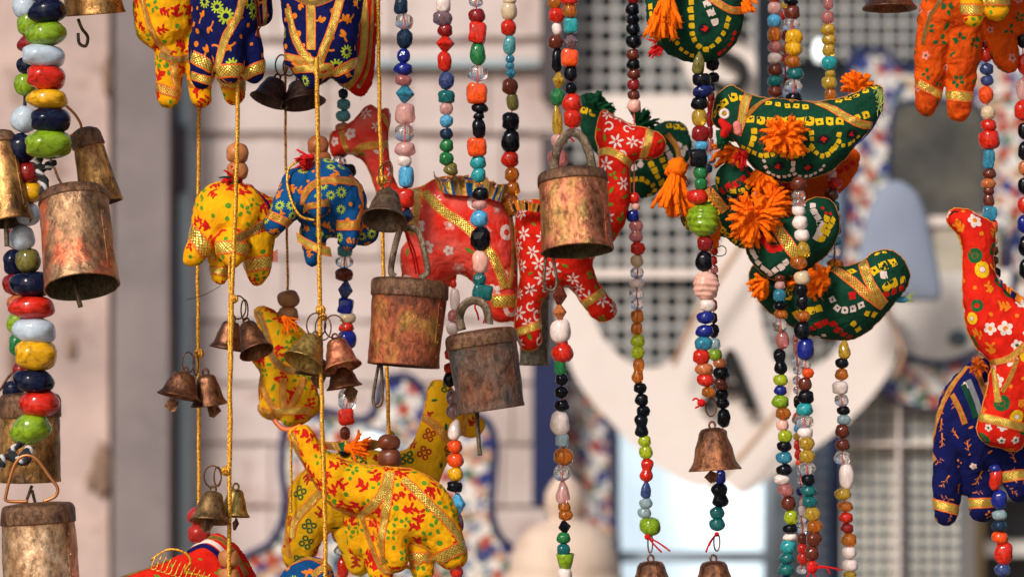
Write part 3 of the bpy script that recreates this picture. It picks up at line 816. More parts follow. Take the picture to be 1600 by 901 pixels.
# ================================================================== THE PLACE BEHIND
def pbox(name, x0, y0, x1, y1, d, th, mat, parent=None):
    a, b = P(x0, y1, d), P(x1, y0, d); mb = MB(); mb.box((a.x, d, a.z), (b.x, d+th, b.z)); return mb.build(name, mat, parent, False)
def pslab(mb, poly, d, th, m=0):
    n = len(poly); v = [P(x, y, d) for x, y in poly]; v += [q+Vector((0, th, 0)) for q in v]
    mb.add(v, [tuple(range(n))[::-1], tuple(range(n, 2*n))]+[(i, (i+1) % n, n+(i+1) % n, n+i) for i in range(n)], m)
def plaster(name, c, c2, stain, sc=6, amt=0.62):
    m, t, b = newmat(name)
    n1 = noise_tex(t, sc, 6, 0.6); base = ramp(t, n1, [(0.35, c2), (0.62, c)])
    n2 = noise_tex(t, sc*2.6, 5, 0.65); st = ramp(t, n2, [(0.30, stain), (0.44, (1, 1, 1))])
    mx = N(t, 'ShaderNodeMix', data_type='RGBA', blend_type='MULTIPLY'); mx.inputs[0].default_value = amt
    t.links.new(base, mx.inputs[6]); t.links.new(st, mx.inputs[7]); t.links.new(mx.outputs[2], b.inputs['Base Color'])
    b.inputs['Roughness'].default_value = 0.85; bump(t, b, n2, 0.5, 0.004); return m
M_PLA = plaster('pink_plaster', (0.60, 0.44, 0.39), (0.38, 0.29, 0.26), (0.46, 0.38, 0.33), 10, .85)
M_TIL = plaster('pale_tile', (0.66, 0.55, 0.52), (0.50, 0.40, 0.37), (0.62, 0.50, 0.43), 9, .8)
M_GRV = plain('tile_groove', (0.38, 0.29, 0.27), 0.9)
M_PIL = plaster('mauve_stone', (0.26, 0.215, 0.21), (0.18, 0.15, 0.15), (0.7, 0.66, 0.62), 8)
M_DRK = plain('dark_gap', (0.085, 0.07, 0.075), 0.9)
M_BLG = plaster('blue_grey_paint', (0.42, 0.50, 0.52), (0.36, 0.43, 0.46), (0.8, 0.75, 0.7), 8)
M_CRM = plaster('cream_paint', (0.80, 0.70, 0.64), (0.76, 0.66, 0.60), (0.9, 0.86, 0.8), 7, 0.3)
M_NAV = plain('navy_paint', (0.006, 0.016, 0.085), 0.5, 0, 20)
M_SLT = plain('slate_blue_paint', (0.16, 0.25, 0.40), 0.6, 0, 20)
M_WHT = plain('off_white_paint', (0.72, 0.66, 0.60), 0.6, 0, 20, 0.9)
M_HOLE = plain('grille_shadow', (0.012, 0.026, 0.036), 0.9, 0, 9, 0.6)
M_BAR = plain('grille_bars', (0.42, 0.41, 0.39), 0.7, 0, 20)
M_BAR2 = plain('screen_bars', (0.74, 0.69, 0.60), 0.7, 0, 20)
M_HOLE2 = plain('screen_shadow', (0.20, 0.23, 0.24), 0.9, 0, 9, 0.7)
M_TAN = plain('tan_strap', (0.52, 0.32, 0.19), 0.7)
M_BLUG = plain('grey_blue_cloth', (0.25, 0.29, 0.38), 0.75, 0, 14, 0.85)
M_SKYB = plain('far_building_grey_blue', (0.20, 0.26, 0.32), 0.9, 0, 4, 0.8)  # plain grey-blue tone of the far wall
def floral_mat():
    m, t, b = newmat('floral_tile')
    tc = N(t, 'ShaderNodeTexCoord'); b.inputs['Roughness'].default_value = 0.35
    base = (0.74, 0.68, 0.62); cur = None
    def layer(scale, thr, colr, off, prev):
        mp = N(t, 'ShaderNodeMapping'); mp.inputs['Location'].default_value = off; t.links.new(tc.outputs['Object'], mp.inputs[0])
        dn = N(t, 'ShaderNodeTexNoise'); dn.inputs['Scale'].default_value = scale*2.2; t.links.new(mp.outputs[0], dn.inputs[0])
        ad = N(t, 'ShaderNodeMix', data_type='RGBA', blend_type='ADD'); ad.inputs[0].default_value = 0.4/scale*2
        t.links.new(mp.outputs[0], ad.inputs[6]); t.links.new(dn.outputs[1], ad.inputs[7])
        v = N(t, 'ShaderNodeTexVoronoi'); v.inputs['Scale'].default_value = scale; t.links.new(ad.outputs[2], v.inputs['Vector'])
        lt = N(t, 'ShaderNodeMath', operation='LESS_THAN'); lt.inputs[1].default_value = thr; t.links.new(v.outputs['Distance'], lt.inputs[0])
        mx = N(t, 'ShaderNodeMix', data_type='RGBA'); t.links.new(lt.outputs[0], mx.inputs[0])
        if prev is None: mx.inputs[6].default_value = (*base, 1)
        else: t.links.new(prev, mx.inputs[6])
        mx.inputs[7].default_value = (*colr, 1); return mx.outputs[2]
    cur = layer(92, 0.40, (0.20, 0.26, 0.34), (3, 1, 2), cur)
    cur = layer(66, 0.36, (0.05, 0.13, 0.07), (0, 0, 0), cur)
    cur = layer(58, 0.36, (0.40, 0.06, 0.03), (1.3, 0, .7), cur)
    cur = layer(54, 0.36, (0.02, 0.035, 0.18), (.4, 0, 2.1), cur)
    cur = layer(68, 0.34, (0.50, 0.30, 0.20), (2.2, 0, .2), cur)
    t.links.new(cur, b.inputs['Base Color']); return m
M_FLO = floral_mat()
def wall_thing(name, label, cat='wall panel', at=(0, 0, 1.0), group=None): return tag(thing(name, P(*at), label, cat, group), None, None, None, 'thing')

# plastered wall at far left
r = wall_thing('plaster_wall', 'stained pink plaster wall left of the grey stone post', 'wall', (60, 450, .85))
pbox('plaster_face', -400, -250, 170, 1150, .95, .05, M_PLA, r)
pbox('recess', 166, -250, 184, 1150, .985, .05, M_DRK, r)
for (x, y, rx, ry) in ((112, 545, 9, 17), (160, 735, 16, 42), (142, 752, 8, 16), (168, 120, 8, 30), (60, 330, 10, 7), (128, 380, 6, 14), (20, 560, 8, 40)):
    iv, jf = ico(); mb = MB(); mb.add([P(x+v[0]*rx*(1+.3*noise.noise(Vector(v)*2)), y+v[2]*ry*(1+.4*noise.noise(Vector(v)*3)), .95+v[1]*.004) for v in iv], jf)
    mb.build('weathered_patch', plain('brown_stain', (0.26, 0.17, 0.12), 0.95), r)
r = wall_thing('stone_post', 'tall mauve-grey stone post between the plaster wall and the pale tiled wall', 'post', (222, 450, .93))
mb = MB(); pslab(mb, [(180, -250), (263, -250), (263, 1150), (176, 1150)], .93, .05); mb.build('shaft', M_PIL, r, False)
r = wall_thing('door_frame_strip', 'narrow pale blue upright strip beside the grey stone post', 'door frame', (285, 450, .88))
pbox('upright', 279, -250, 298, 1150, .97, .025, M_BLG, r); pbox('joint', 264, -250, 279, 1150, .98, .02, M_DRK, r)
pbox('hinge', 266, 195, 291, 300, .962, .008, M_DRK, r)
# tiled wall
r = wall_thing('tiled_wall', 'pale pink wall of wide tile courses with dark joints behind the hanging toys', 'wall', (560, 450, 1.0))
mb = MB(); ys = [-250, -150, -60, 60, 108, 207, 306, 402, 500, 598, 692, 790, 890, 990, 1150]
rb_ = random.Random(4)
for a, b_ in zip(ys[:-1], ys[1:]):
    t0, t1 = (a+4 if a not in (60, 207) else a+11, b_-1); x = 150+rb_.uniform(-60, 0)
    while x < 872:                                   # each course is laid from uneven worn blocks
        xe = min(880, x+rb_.uniform(120, 210)); n_ = 8; top = []; bot = []
        for i in range(n_+1):
            xx = x+1.5+(xe-x-3)*i/n_; top.append((xx, t0+rb_.uniform(-1.5, 2.5))); bot.append((xx, t1-rb_.uniform(-1.5, 2.5)))
        pslab(mb, top+bot[::-1], 1.0+rb_.uniform(-.002, .002), .05); x = xe
mb.build('tile_course', M_TIL, r, False)
pbox('joint_bed', 150, -250, 872, 1150, 1.006, .05, M_GRV, r)
pbox('string_course', 298, 92, 842, 104, .985, .02, M_BLG, r)
# upright dark strips and blue post
r = wall_thing('navy_post', 'narrow deep navy upright post left of the crescent sign', 'post', (860, 690, .93))
pbox('shaft', 832, 560, 882, 790, .93, .04, M_NAV, r)
r = wall_thing('slate_post', 'dark slate upright window post beside the tiled wall', 'post', (858, 250, .96))
pbox('shaft', 846, -250, 876, 150, .96, .05, M_DRK, r); pbox('lower_shaft', 846, 212, 874, 560, .96, .05, M_DRK, r)
# grille windows
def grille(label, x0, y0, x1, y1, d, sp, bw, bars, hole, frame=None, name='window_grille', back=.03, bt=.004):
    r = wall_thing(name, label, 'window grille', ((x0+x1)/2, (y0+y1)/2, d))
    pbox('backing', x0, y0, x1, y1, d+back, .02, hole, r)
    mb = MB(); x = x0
    while x < x1: A, B = P(x, y1, d), P(x+bw, y0, d); mb.box((A.x, d, A.z), (B.x, d+bt, B.z)); x += sp
    y = y0
    while y < y1: A, B = P(x0, y+bw, d), P(x1, y, d); mb.box((A.x, d-.0008, A.z), (B.x, d+bt*.8, B.z)); y += sp
    mb.build('lattice', bars, r, False)
    if frame:
        mb = MB()
        for (a, b_, c, e) in frame: A, B = P(a, e, d-.015), P(c, b_, d-.015); mb.box((A.x, d-.016, A.z), (B.x, d+.01, B.z))
        mb.build('frame', M_CRM, r, False)
    return r
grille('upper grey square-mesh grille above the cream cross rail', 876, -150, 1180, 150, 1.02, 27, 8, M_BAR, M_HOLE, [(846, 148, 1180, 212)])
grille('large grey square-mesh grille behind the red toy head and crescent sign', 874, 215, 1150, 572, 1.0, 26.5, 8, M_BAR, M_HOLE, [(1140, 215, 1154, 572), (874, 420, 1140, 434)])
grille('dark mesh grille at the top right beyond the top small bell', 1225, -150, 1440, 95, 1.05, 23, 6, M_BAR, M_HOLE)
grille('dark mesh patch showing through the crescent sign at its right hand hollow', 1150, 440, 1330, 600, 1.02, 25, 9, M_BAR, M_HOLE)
grille('pale plaid-like mesh screen below the floral bowl', 1318, 590, 1500, 1000, .85, 20, 4, plain('screen_line', (.17,.20,.22), .8), M_BAR2, [(1402, 590, 1406, 1000), (1318, 691, 1500, 695)], 'mesh_screen', .004, .0015)
pbox_ = wall_thing('shop_wall', 'grey-blue wall far behind the beads at upper right', 'wall', (1300, 300, 1.25))
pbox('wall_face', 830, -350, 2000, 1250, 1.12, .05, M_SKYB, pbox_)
# white pillar, black shelf at right bottom
r = wall_thing('white_pillar', 'white painted pillar beside the pale mesh screen', 'pillar', (1508, 800, .95))
pbox('shaft', 1496, 640, 1524, 1100, .95, .04, M_WHT, r); pbox('tan_edge', 1525, 640, 1538, 1100, .96, .03, plain('ochre_edge', (0.5, 0.36, 0.16), .7), r)
r = wall_thing('black_shelf', 'black cabinet with a pale shelf edge at the lower right corner', 'shelf', (1580, 850, .97))
pbox('cabinet_back', 1539, 640, 1800, 1100, .99, .03, plain('cabinet_black', (0.02, 0.02, 0.025), .5), r)
pbox('shelf_edge', 1539, 846, 1800, 868, .955, .03, M_WHT, r); pbox('top_edge', 1539, 765, 1800, 776, .96, .03, M_WHT, r)
# bright opening with sky
sk, t, b = newmat('bright_sky'); b.inputs['Base Color'].default_value = (0.75, 0.88, 0.95, 1)
b.inputs['Emission Color'].default_value = (0.74, 0.9, 1.0, 1); b.inputs['Emission Strength'].default_value = 0.42
o = pbox('sky', 950, 600, 1215, 1100, 1.10, .01, sk); tag(o, 'bright pale sky seen through the open window', 'sky', None, 'structure')
r = wall_thing('open_window', 'open window frame with bright sky showing below the crescent sign', 'window', (1080, 800, 1.0))
mb = MB()
for (a, b_, c, e) in ((954, 590, 968, 1100), (1196, 590, 1208, 1100), (968, 864, 1196, 878)):
    A, B = P(a, e, 1.0), P(c, b_, 1.0); mb.box((A.x, 1.0, A.z), (B.x, 1.03, B.z))
mb.build('frame', plain('window_frame_grey', (0.34, 0.42, 0.50), .6), r, False)
r = wall_thing('blue_door', 'slate and navy painted door edge with a row of pale dots', 'door', (1290, 790, .96))
pbox('door_leaf', 1262, 690, 1300, 1100, .96, .03, M_SLT, r); pbox('navy_edge', 1300, 660, 1326, 1100, .95, .03, M_NAV, r)
mb = MB()
for i in range(20):
    iv, jf = ico(); mb.add([P(1284+v[0]*4.5, 700+i*20+v[2]*4.5, .958+v[1]*.003) for v in iv], jf)
mb.build('painted_dots', M_WHT, r)
r = wall_thing('grey_panel', 'dull grey-blue mesh panel between window and blue door', 'panel', (1235, 800, 1.0))
pbox('panel_face', 1208, 690, 1262, 1100, 1.0, .03, plain('dull_panel', (0.22, 0.26, 0.30), .8, 0, 25, .5), r)

# crescent sign with letters
r = wall_thing('crescent_sign', 'big white crescent shaped hanging sign with black letters S and A', 'sign', (1150, 560, .80))
outer = [(868, 475), (880, 540), (905, 600), (950, 655), (1000, 705), (1050, 742), (1095, 760), (1130, 752), (1160, 770), (1200, 748), (1250, 715), (1310, 672), (1360, 622), (1392, 575), (1405, 530), (1398, 490)]
inner = [(1395, 470), (1340, 470), (1325, 520), (1295, 560), (1250, 580), (1210, 560), (1192, 510), (1185, 450), (1180, 380), (1178, 200), (1172, 60), (1062, 60), (1085, 140), (1120, 230), (1135, 330), (1110, 430), (1085, 490), (1062, 545), (1035, 572), (990, 570), (945, 530), (915, 470), (895, 440)]
poly = crom(outer, 4)+crom(inner, 3)
vv, ee, ff, _, _, _ = delaunay_2d_cdt([Vector(p) for p in poly], [], [list(range(len(poly)))], 1, 1e-4)
mb = MB(); n = len(vv); pv = [P(q.x, q.y, .80) for q in vv]
mb.add(pv, [tuple(f) for f in ff]); mb.add([q+Vector((0, .015, 0)) for q in pv], [tuple(reversed(f)) for f in ff])
nn = len(poly); rim = [P(q[0], q[1], .80) for q in poly]; rim2 = [q+Vector((0, .015, 0)) for q in rim]
mb.add(rim+rim2, [(i, (i+1) % nn, nn+(i+1) % nn, nn+i) for i in range(nn)])
mb.build('board', M_CRM, r, False)
def letter(ch, cx, cy, hpx, rot=0):
    cu = bpy.data.curves.new('letter', 'FONT'); cu.body = ch; cu.align_x = 'CENTER'; cu.align_y = 'CENTER'; cu.extrude = .003; cu.offset = 0.018*0
    k = S*(CAMD+.78)/CAMD; cu.size = hpx*k*1.38
    cu.offset = hpx*k*.02
    o = bpy.data.objects.new('letter', cu); col.objects.link(o)
    dg = bpy.context.evaluated_depsgraph_get(); me = bpy.data.meshes.new_from_object(o.evaluated_get(dg)); bpy.data.objects.remove(o)
    me.materials.clear(); me.materials.append(plain('letter_black', (0.012, 0.016, 0.03), .5))
    o = bpy.data.objects.new('letter', me); col.objects.link(o); o.parent = r; o.location = P(cx, cy, .792)-r.location
    o.rotation_euler = (math.radians(90), math.radians(rot), 0)
for sx in (1110, 1170):
    mb = MB(); q = P(sx, 636, .785); mb.box((q.x-.006, .783, q.z-.002), (q.x+.006, .792, q.z+.002)); mb.build('letter_serif', plain('letter_black', (0,0,0)), r, False)
letter('S', 1138, 98, 112, -4); letter('A', 1140, 598, 96, 2)
r = wall_thing('hanging_strap', 'thin tan strap crossing the white crescent sign under the lime melon bead', 'strap', (1100, 480, .77))
mb = MB(); mb.tube([P(a, b, .77) for a, b in ((1190, 330), (1150, 395), (1100, 470), (1070, 530), (1052, 570))], 6*S, 8); mb.build('strap', M_TAN, r)
r = wall_thing('hanging_strap', 'thin tan strap across the lower right of the white crescent sign', 'strap', (1180, 700, .77))
mb = MB(); mb.tube([P(a, b, .77) for a, b in ((1240, 590), (1210, 650), (1160, 710), (1110, 762))], 6*S, 8); mb.build('strap', M_TAN, r)
r = wall_thing('hanging_strap', 'thin tan strap hanging right of the patchwork bird tail', 'strap', (1400, 520, .77))
mb = MB(); mb.tube([P(a, b, .77) for a, b in ((1375, 470), (1398, 510), (1412, 550), (1400, 590))], 5*S, 8); mb.build('strap', M_TAN, r)

# floral panels
def floral(label, poly, d, hole=None, group='floral painted panels'):
    r = wall_thing('floral_panel', label, 'tile panel', (poly[0][0], poly[0][1], d), group)
    q = crom(poly, 6, True); mb = MB()
    vv, ee, ff, _, _, _ = delaunay_2d_cdt([Vector(p) for p in q], [], [list(range(len(q)))], 1, 1e-4)
    pv = [P(a.x, a.y, d) for a in vv]; mb.add(pv, [tuple(f) for f in ff]); mb.add([a+Vector((0, .012, 0)) for a in pv], [tuple(reversed(f)) for f in ff])
    mb.build('painted_face', M_FLO, r, False)
    mb = MB(); mb.tube([P(a, b, d) for a, b in q], 6.5*S*1.3, 8, 0, True); mb.build('navy_border', M_NAV, r)
    if hole:
        for h in hole:
            mb = MB(); hq = crom(h[0], 6, True); pslab_poly = [Vector(p) for p in hq]
            vv, ee, ff, _, _, _ = delaunay_2d_cdt(pslab_poly, [], [list(range(len(hq)))], 1, 1e-4)
            mb.add([P(a.x, a.y, d-.004) for a in vv], [tuple(f) for f in ff]); mb.build('inset', h[1], r, False)
            mb = MB(); mb.tube([P(a, b, d-.004) for a, b in hq], 4*S*1.3, 8, 0, True); mb.build('inset_border', M_NAV, r)
    return r
floral('floral painted arch with navy edge behind the yellow toy camels', [(596, 598), (618, 588), (645, 592), (664, 618), (672, 655), (700, 668), (728, 648), (758, 655), (773, 690), (770, 760), (768, 800), (782, 840), (815, 870), (830, 930), (600, 990), (340, 960), (372, 880), (425, 845), (445, 790), (440, 720), (452, 655), (500, 640), (560, 655), (585, 640)], .78)
floral('floral painted strip between the navy post and the bright window', [(888, 585), (915, 600), (950, 660), (958, 760), (958, 950), (860, 950), (866, 760), (872, 640)], .97)
floral('floral painted arch framing the dark mirror at upper right', [(1330, 100), (1352, 82), (1385, 84), (1415, 110), (1450, 100), (1480, 60), (1540, 50), (1700, 60), (1700, 500), (1600, 520), (1330, 540), (1322, 320)], .92,
       [([(1394, 180), (1420, 158), (1500, 158), (1538, 185), (1540, 330), (1536, 420), (1392, 420), (1390, 300)], plaster('mirror_murk', (0.10, 0.095, 0.075), (0.04, 0.04, 0.04), (.5, .5, .5), 16))])
floral('floral panel with navy edge at the right edge behind the bead string', [(1580, 380), (1600, 352), (1640, 345), (1700, 345), (1700, 640), (1600, 620), (1576, 470)], .88)
r = wall_thing('cream_ledge', 'cream stone ledge in the mirror arch above the white bowl', 'ledge', (1490, 400, .88))
pbox('ledge_top', 1456, 338, 1566, 352, .875, .03, M_CRM, r); pbox('ledge_face', 1462, 352, 1560, 440, .88, .03, plaster('beige_stone', (.50, .44, .34), (.4, .35, .28), (.7, .7, .6), 20), r)
# floral plate: ring and well
r = wall_thing('painted_bowl', 'deep white bowl with floral rim and navy lines below the grey-blue cloth', 'bowl', (1452, 455, .84))
c = P(1462, 425, .84); k = S*(CAMD+.84)/CAMD
A0, A1 = math.radians(178), math.radians(362)
def dpt(r_, i, n, dy, ky=1.18): a = A0+(A1-A0)*i/n; return c+Vector((math.cos(a)*r_*k, dy, math.sin(a)*r_*ky*k))
def disc(name, r0, r1, m, dy):
    mb = MB(); V = []; n = 48
    for i in range(n+1): V += [dpt(r0, i, n, dy), dpt(r1, i, n, dy-.006)]
    mb.add(V, [(2*i, 2*i+2, 2*i+3, 2*i+1) for i in range(n)]); mb.build(name, m, r)
disc('well', 0.5, 117, M_WHT, 0); disc('rim', 123, 178, M_FLO, -.004)
for rr in (120, 180):
    mb = MB(); mb.tube([dpt(rr, i, 48, -.008) for i in range(49)], 4.5*k, 8); mb.build('navy_line', M_NAV, r)
mb = MB(); iv, jf = ico(); mb.add([P(1497+v[0]*16, 528+v[2]*13, .832+v[1]*.004) for v in iv], jf); mb.build('painted_spot', plain('spot_teal', (.08, .12, .14), .6), r)
# grey-blue cloth cone
b_ = wall_thing('hanging_cloth', 'plain grey-blue pointed cloth hanging in front of the painted bowl', 'cloth', (1405, 380, .74))
V, F = pillow([(1330, 475), (1342, 400), (1356, 330), (1380, 290), (1410, 284), (1440, 315), (1460, 390), (1470, 462), (1440, 470), (1380, 470)], .5)
obj('cloth', [P3((v[0], v[2], v[1]), .74) for v in V], F, M_BLUG, b_)
# cream dome finial
dm = wall_thing('dome_finial', 'pale peach plaster dome with a ball finial at the bottom behind the beads', 'dome', (880, 860, .70))
k7 = S*(CAMD+.70)/CAMD
prof = [(.5, 116), (8, 110), (20, 98), (29, 82), (31, 66), (27, 50), (22, 42), (26, 38), (48, 30), (66, 16), (78, -2), (84, -22), (86, -36), (84, -44), (92, -50), (92, -62), (84, -66), (84, -120)]
V, F = lathe_pts([(a*k7, b*k7) for a, b in prof], 48, P(882, 850, .70), Vector((1, 0, 0)), Vector((0, 1, 0)), Vector((0, 0, 1)))
obj('dome', V, F, plaster('peach_plaster', (0.70, 0.54, 0.42), (0.6, 0.44, 0.34), (.7, .62, .55), 14, .6), dm)
# white glints far behind, added as glowing pale discs; no real lamps
for i, (x, y, a, b2, lb) in enumerate(((1280, 80, 11, 20, 'small bright white glint, a glowing spot behind the bird tail bead string'), (583, 692, 26, 16, 'small bright white glowing spot behind the dark wooden beads'))):
    r = wall_thing('glint', lb, 'glint', (x, y, .72)); mb = MB(); iv, jf = ico()
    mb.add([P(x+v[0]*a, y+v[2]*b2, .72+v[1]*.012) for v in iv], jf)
    m, t, bb = newmat('glint_white_%d' % i) if False else newmat('glint_white'); bb.inputs['Base Color'].default_value = (.9, .95, .95, 1)
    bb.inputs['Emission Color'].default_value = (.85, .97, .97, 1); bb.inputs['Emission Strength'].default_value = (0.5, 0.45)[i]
    mb.build('lens', m, r)  # the glowing disc of the glint itself, not a lens
# ground
gmb = MB(); gmb.box((-8, -8, -1.35), (8, 3, -1.30)); g = gmb.build('ground', plain('dusty_ground', (0.36, 0.28, 0.22), .9, 0, 3), None, False); g['kind'] = 'structure'

# ================================================================== BEAD STRINGS
T = (400, 0, 3); U = (400, 300, 3); V8 = (800, 0, 3); W8 = (800, 300, 3); X8 = (800, 600, 3); T12 = (1200, 0, 3); W12 = (1200, 600, 3)
Q1 = (1180, 400, 3.465); Q2 = (1180, 640, 3.465); Z1 = (1050, 220, 4.507); F1 = (0, 0, 1)
BW = plain('black_white_cord', (0.6, 0.58, 0.55), .9)
THK = plain('dark_cord', (0.02, 0.02, 0.025), .9)
s = strand('thick string of large glossy beads at the top left, tied to the pink-gold bell', -.035, [(0, 0, 1, '74 -28 56 34 R; 74 18 56 38 N; 72 53 60 38 X; 68 88 67 36 W; 72 121 58 40 r; 74 155 61 32 y; 79 188 62 38 N; 76 226 70 42 X')], group='strings of large glass beads', tmat=THK, tr=3)
def bwknot(root, pts, y):
    mb = MB(); q = crom(pts, 8)
    for j, m in ((0, 0), (2.1, 1), (4.2, 1)):
        mb.tube([P3((a+math.cos(i*.7+j)*4, b+math.sin(i*.7+j)*2, math.sin(i*.7+j)*4), y) for i, (a, b) in enumerate(q)], 3.4*S, 6, m)
    mb.build('twisted_cord', [BW, THK], root)
bwknot(s, [(66, 240), (58, 258), (75, 262), (82, 254), (62, 268), (70, 285), (66, 305)], -.03)
s2 = strand('thick string of large beads running down the left edge to the lower lime bead', -.005, [(0, 0, 1, '46 -14 34 36 N; 40 12 38 36 W; 46 38 36 38 X; 52 68 48 30 R; 42 102 30 26 N; 40 132 34 36 X; 38 187 38 38 W; 33 232 44 44 N; 44 270 38 34 R; 48 300 36 32 y; 44 335 38 34 W; 34 372 40 38 W; 44 407 36 38 O; 50 444 62 40 N; 50 480 70 35 r; 54 516 64 42 W; 56 554 62 46 y; 53 595 58 36 N; 62 630 58 42 r; 48 670 62 46 X')], group='strings of large glass beads', tmat=THK, tr=3)
bwknot(s2, [(40, 688), (18, 704), (30, 716), (46, 700), (38, 722), (8, 712), (2, 728)], -.01)
strand('thick string of large beads mostly hidden behind the other two at the left', .035, [(0, 0, 1, '26 372 34 34 R; 22 411 34 38 N; 26 444 40 34 R; 30 474 34 30 x; 26 505 28 34 X; 28 538 28 34 g; 36 580 30 30 R; 20 610 30 30 N')], group='strings of large glass beads', tmat=THK, tr=3, top=False)

s = strand('bead string tied with red thread to the tall square-looped tin bell', .0, [(*T, '680 -45 66 60 R; 680 32 58 70 s L; 695 103 82 70 c; 697 182 75 92 s F; 692 262 58 66 b F; 691 325 84 58 b; 691 378 76 50 m; 697 440 84 84 l f; 700 535 88 98 p j; 696 625 90 80 c; 700 700 88 70 p; 697 755 66 52 w; 705 830 70 95 B L; 698 905 66 36 r'), (*U, '698 30 84 90 r j; 706 112 66 76 s f')])
knot(s, 632, 356, -.01, 4, Y_RED, [[(640, 375), (648, 395), (655, 430)], [(636, 372), (645, 400), (650, 428)]])
strand('slim bead string with grey, red and green beads ending at the blue ruffle', .012, [(*T, '880 -40 60 50 w; 878 22 68 70 w j; 875 88 90 65 v; 887 143 68 62 R; 886 205 84 78 r f; 884 290 68 92 r; 893 378 72 82 V F; 893 455 74 58 T j; 892 510 62 56 p; 893 568 60 58 B F; 893 628 60 54 s; 894 683 62 62 g; 893 745 66 60 g; 915 790 78 58 O D')])
s = strand('bead string with orange cubes crossing the faded red camel', -.022, [(*T, '1031 -40 60 50 r; 1031 10 62 45 c; 1036 75 74 66 R; 1038 155 78 92 r q; 1040 253 66 108 g; 1040 345 92 74 c; 1036 440 92 94 o q; 1050 508 76 46 k; 1045 545 50 34 k; 1045 603 60 92 k; 1036 690 82 86 o q; 1042 762 70 64 t; 1044 820 66 66 t'), (*U, '1053 10 76 62 k; 1048 60 66 45 p; 1048 125 78 78 B; 1053 218 94 114 k F; 1052 328 76 106 P; 1048 408 60 66 T F; 1063 468 92 70 T q')])
knot(s, 749, 470, -.028, 5, Y_RED, [[(742, 478), (746, 490), (748, 500)], [(757, 476), (762, 484), (755, 505)]])
strand('bead string with amber beads at its foot above the flowered red camel', .03, [(780, 0, 5.3, '90 -70 90 90 A; 88 10 100 60 e; 83 95 125 155 e; 77 233 127 130 r; 86 375 102 162 u; 90 490 74 70 l F; 90 545 70 60 l; 96 608 92 92 l f; 90 720 128 128 A; 112 845 96 132 O j'), (*F1, '798 190 25 26 k j; 798 221 26 36 k; 797 249 25 25 r; 800 273 22 23 a; 801 295 22 22 a; 798 320 26 34 a')])
strand('left of the paired bead strings above the coppery bell, with yellow bicone bead', .018, [(780, 0, 5.3, '450 -90 100 100 r; 460 25 115 110 a; 478 130 130 125 r; 480 240 80 105 w; 468 352 125 118 A; 480 500 90 190 k; 492 665 105 135 Y f; 485 805 120 150 g F'), (*V8, '212 565 58 134 Y D; 222 660 74 66 p; 215 745 90 84 m; 230 805 40 30 b')])
s = strand('right of the paired bead strings, red beads knotted to the coppery bell hoop', -.02, [(780, 0, 5.3, '582 -90 110 90 a; 582 5 140 74 r j; 585 90 117 118 a; 595 215 118 120 t q; 594 345 112 132 v f; 585 483 137 137 o q; 592 610 103 125 k; 595 735 90 95 k; 605 855 148 148 r'), (*V8, '284 555 82 84 r')])
knot(s, 894, 205, -.026, 5, Y_RED, [[(890, 212), (897, 222)], [(900, 210), (902, 216)]])
strand('dark string of black and maroon beads ending in lime, above a bottom-edge bell', .02, [(*V8, '570 -50 60 50 R; 570 -2 56 44 R; 565 45 60 60 k; 567 93 60 52 k; 569 138 64 56 k; 571 195 70 62 k; 568 257 62 54 A; 569 303 60 50 k; 572 348 58 48 A; 571 398 58 52 R; 571 447 56 46 A; 573 495 62 58 P'), (*W8, '572 30 52 50 r; 580 68 40 36 P; 567 113 60 60 b; 582 185 62 104 m d; 590 265 66 60 r; 586 322 58 58 e; 586 378 60 50 c; 586 426 64 46 w; 584 476 64 50 c; 588 525 66 52 c; 588 583 56 60 a j; 585 640 54 54 a j; 590 697 64 58 G; 590 752 62 60 G; 592 838 54 114 a d'), (*X8, '601 18 58 50 k; 608 73 60 58 k; 616 126 62 52 k; 607 195 64 106 k d; 622 266 54 54 G; 628 318 60 62 G; 632 402 56 108 r d; 628 495 56 80 V D; 628 557 58 52 L; 621 602 58 50 L; 648 665 92 84 X')])
s = strand('front bead string with the large lime melon bead and ring-hung copper bell', -.022, [(*V8, '875 300 66 104 O D; 890 375 80 62 k j; 895 428 94 64 n F; 880 485 78 60 k; 879 552 68 80 Y; 884 628 82 76 R; 888 685 62 50 B; 873 742 76 78 k q; 884 810 62 64 g; 885 862 60 60 g'), (*W8, '870 22 94 70 r; 898 130 140 158 X X; 906 242 74 72 R; 900 325 76 94 k; 910 438 112 136 P X; 917 530 72 60 w; 908 587 80 58 b; 903 652 80 58 b; 898 710 84 66 l; 888 772 80 68 r; 902 830 84 58 x; 908 880 80 60 r'), (*X8, '922 38 66 50 a')], top=False)
knot(s, 1096, 629, -.024, 5, Y_RED, [[(1088, 622), (1082, 625)], [(1092, 634), (1086, 637)]])
s = strand('rear string of black and maroon beads ending in two teal beads', .012, [(*V8, '940 300 62 60 k; 945 365 52 48 k; 930 412 44 44 N; 934 455 32 46 R; 932 500 34 60 R j; 928 560 32 66 R j; 928 620 30 56 R j; 930 680 30 56 m j; 932 745 46 42 B; 920 790 40 40 s'), (*W8, '945 200 40 44 A; 945 235 38 42 R; 948 275 36 42 r; 945 320 34 40 r; 948 362 36 40 m; 950 410 34 60 k; 945 470 34 50 k; 945 530 34 50 R; 945 590 34 50 k; 945 650 52 62 k; 950 712 54 54 L; 953 762 64 56 X; 975 802 60 50 x; 982 848 74 60 k; 978 892 60 44 A'), (*X8, '985 10 56 42 A; 985 68 66 90 k d; 993 158 62 80 k; 985 240 50 60 k; 980 320 50 60 k; 978 380 46 50 b; 978 435 46 68 b; 975 520 74 110 k d; 962 602 66 60 T; 962 655 68 62 T')])

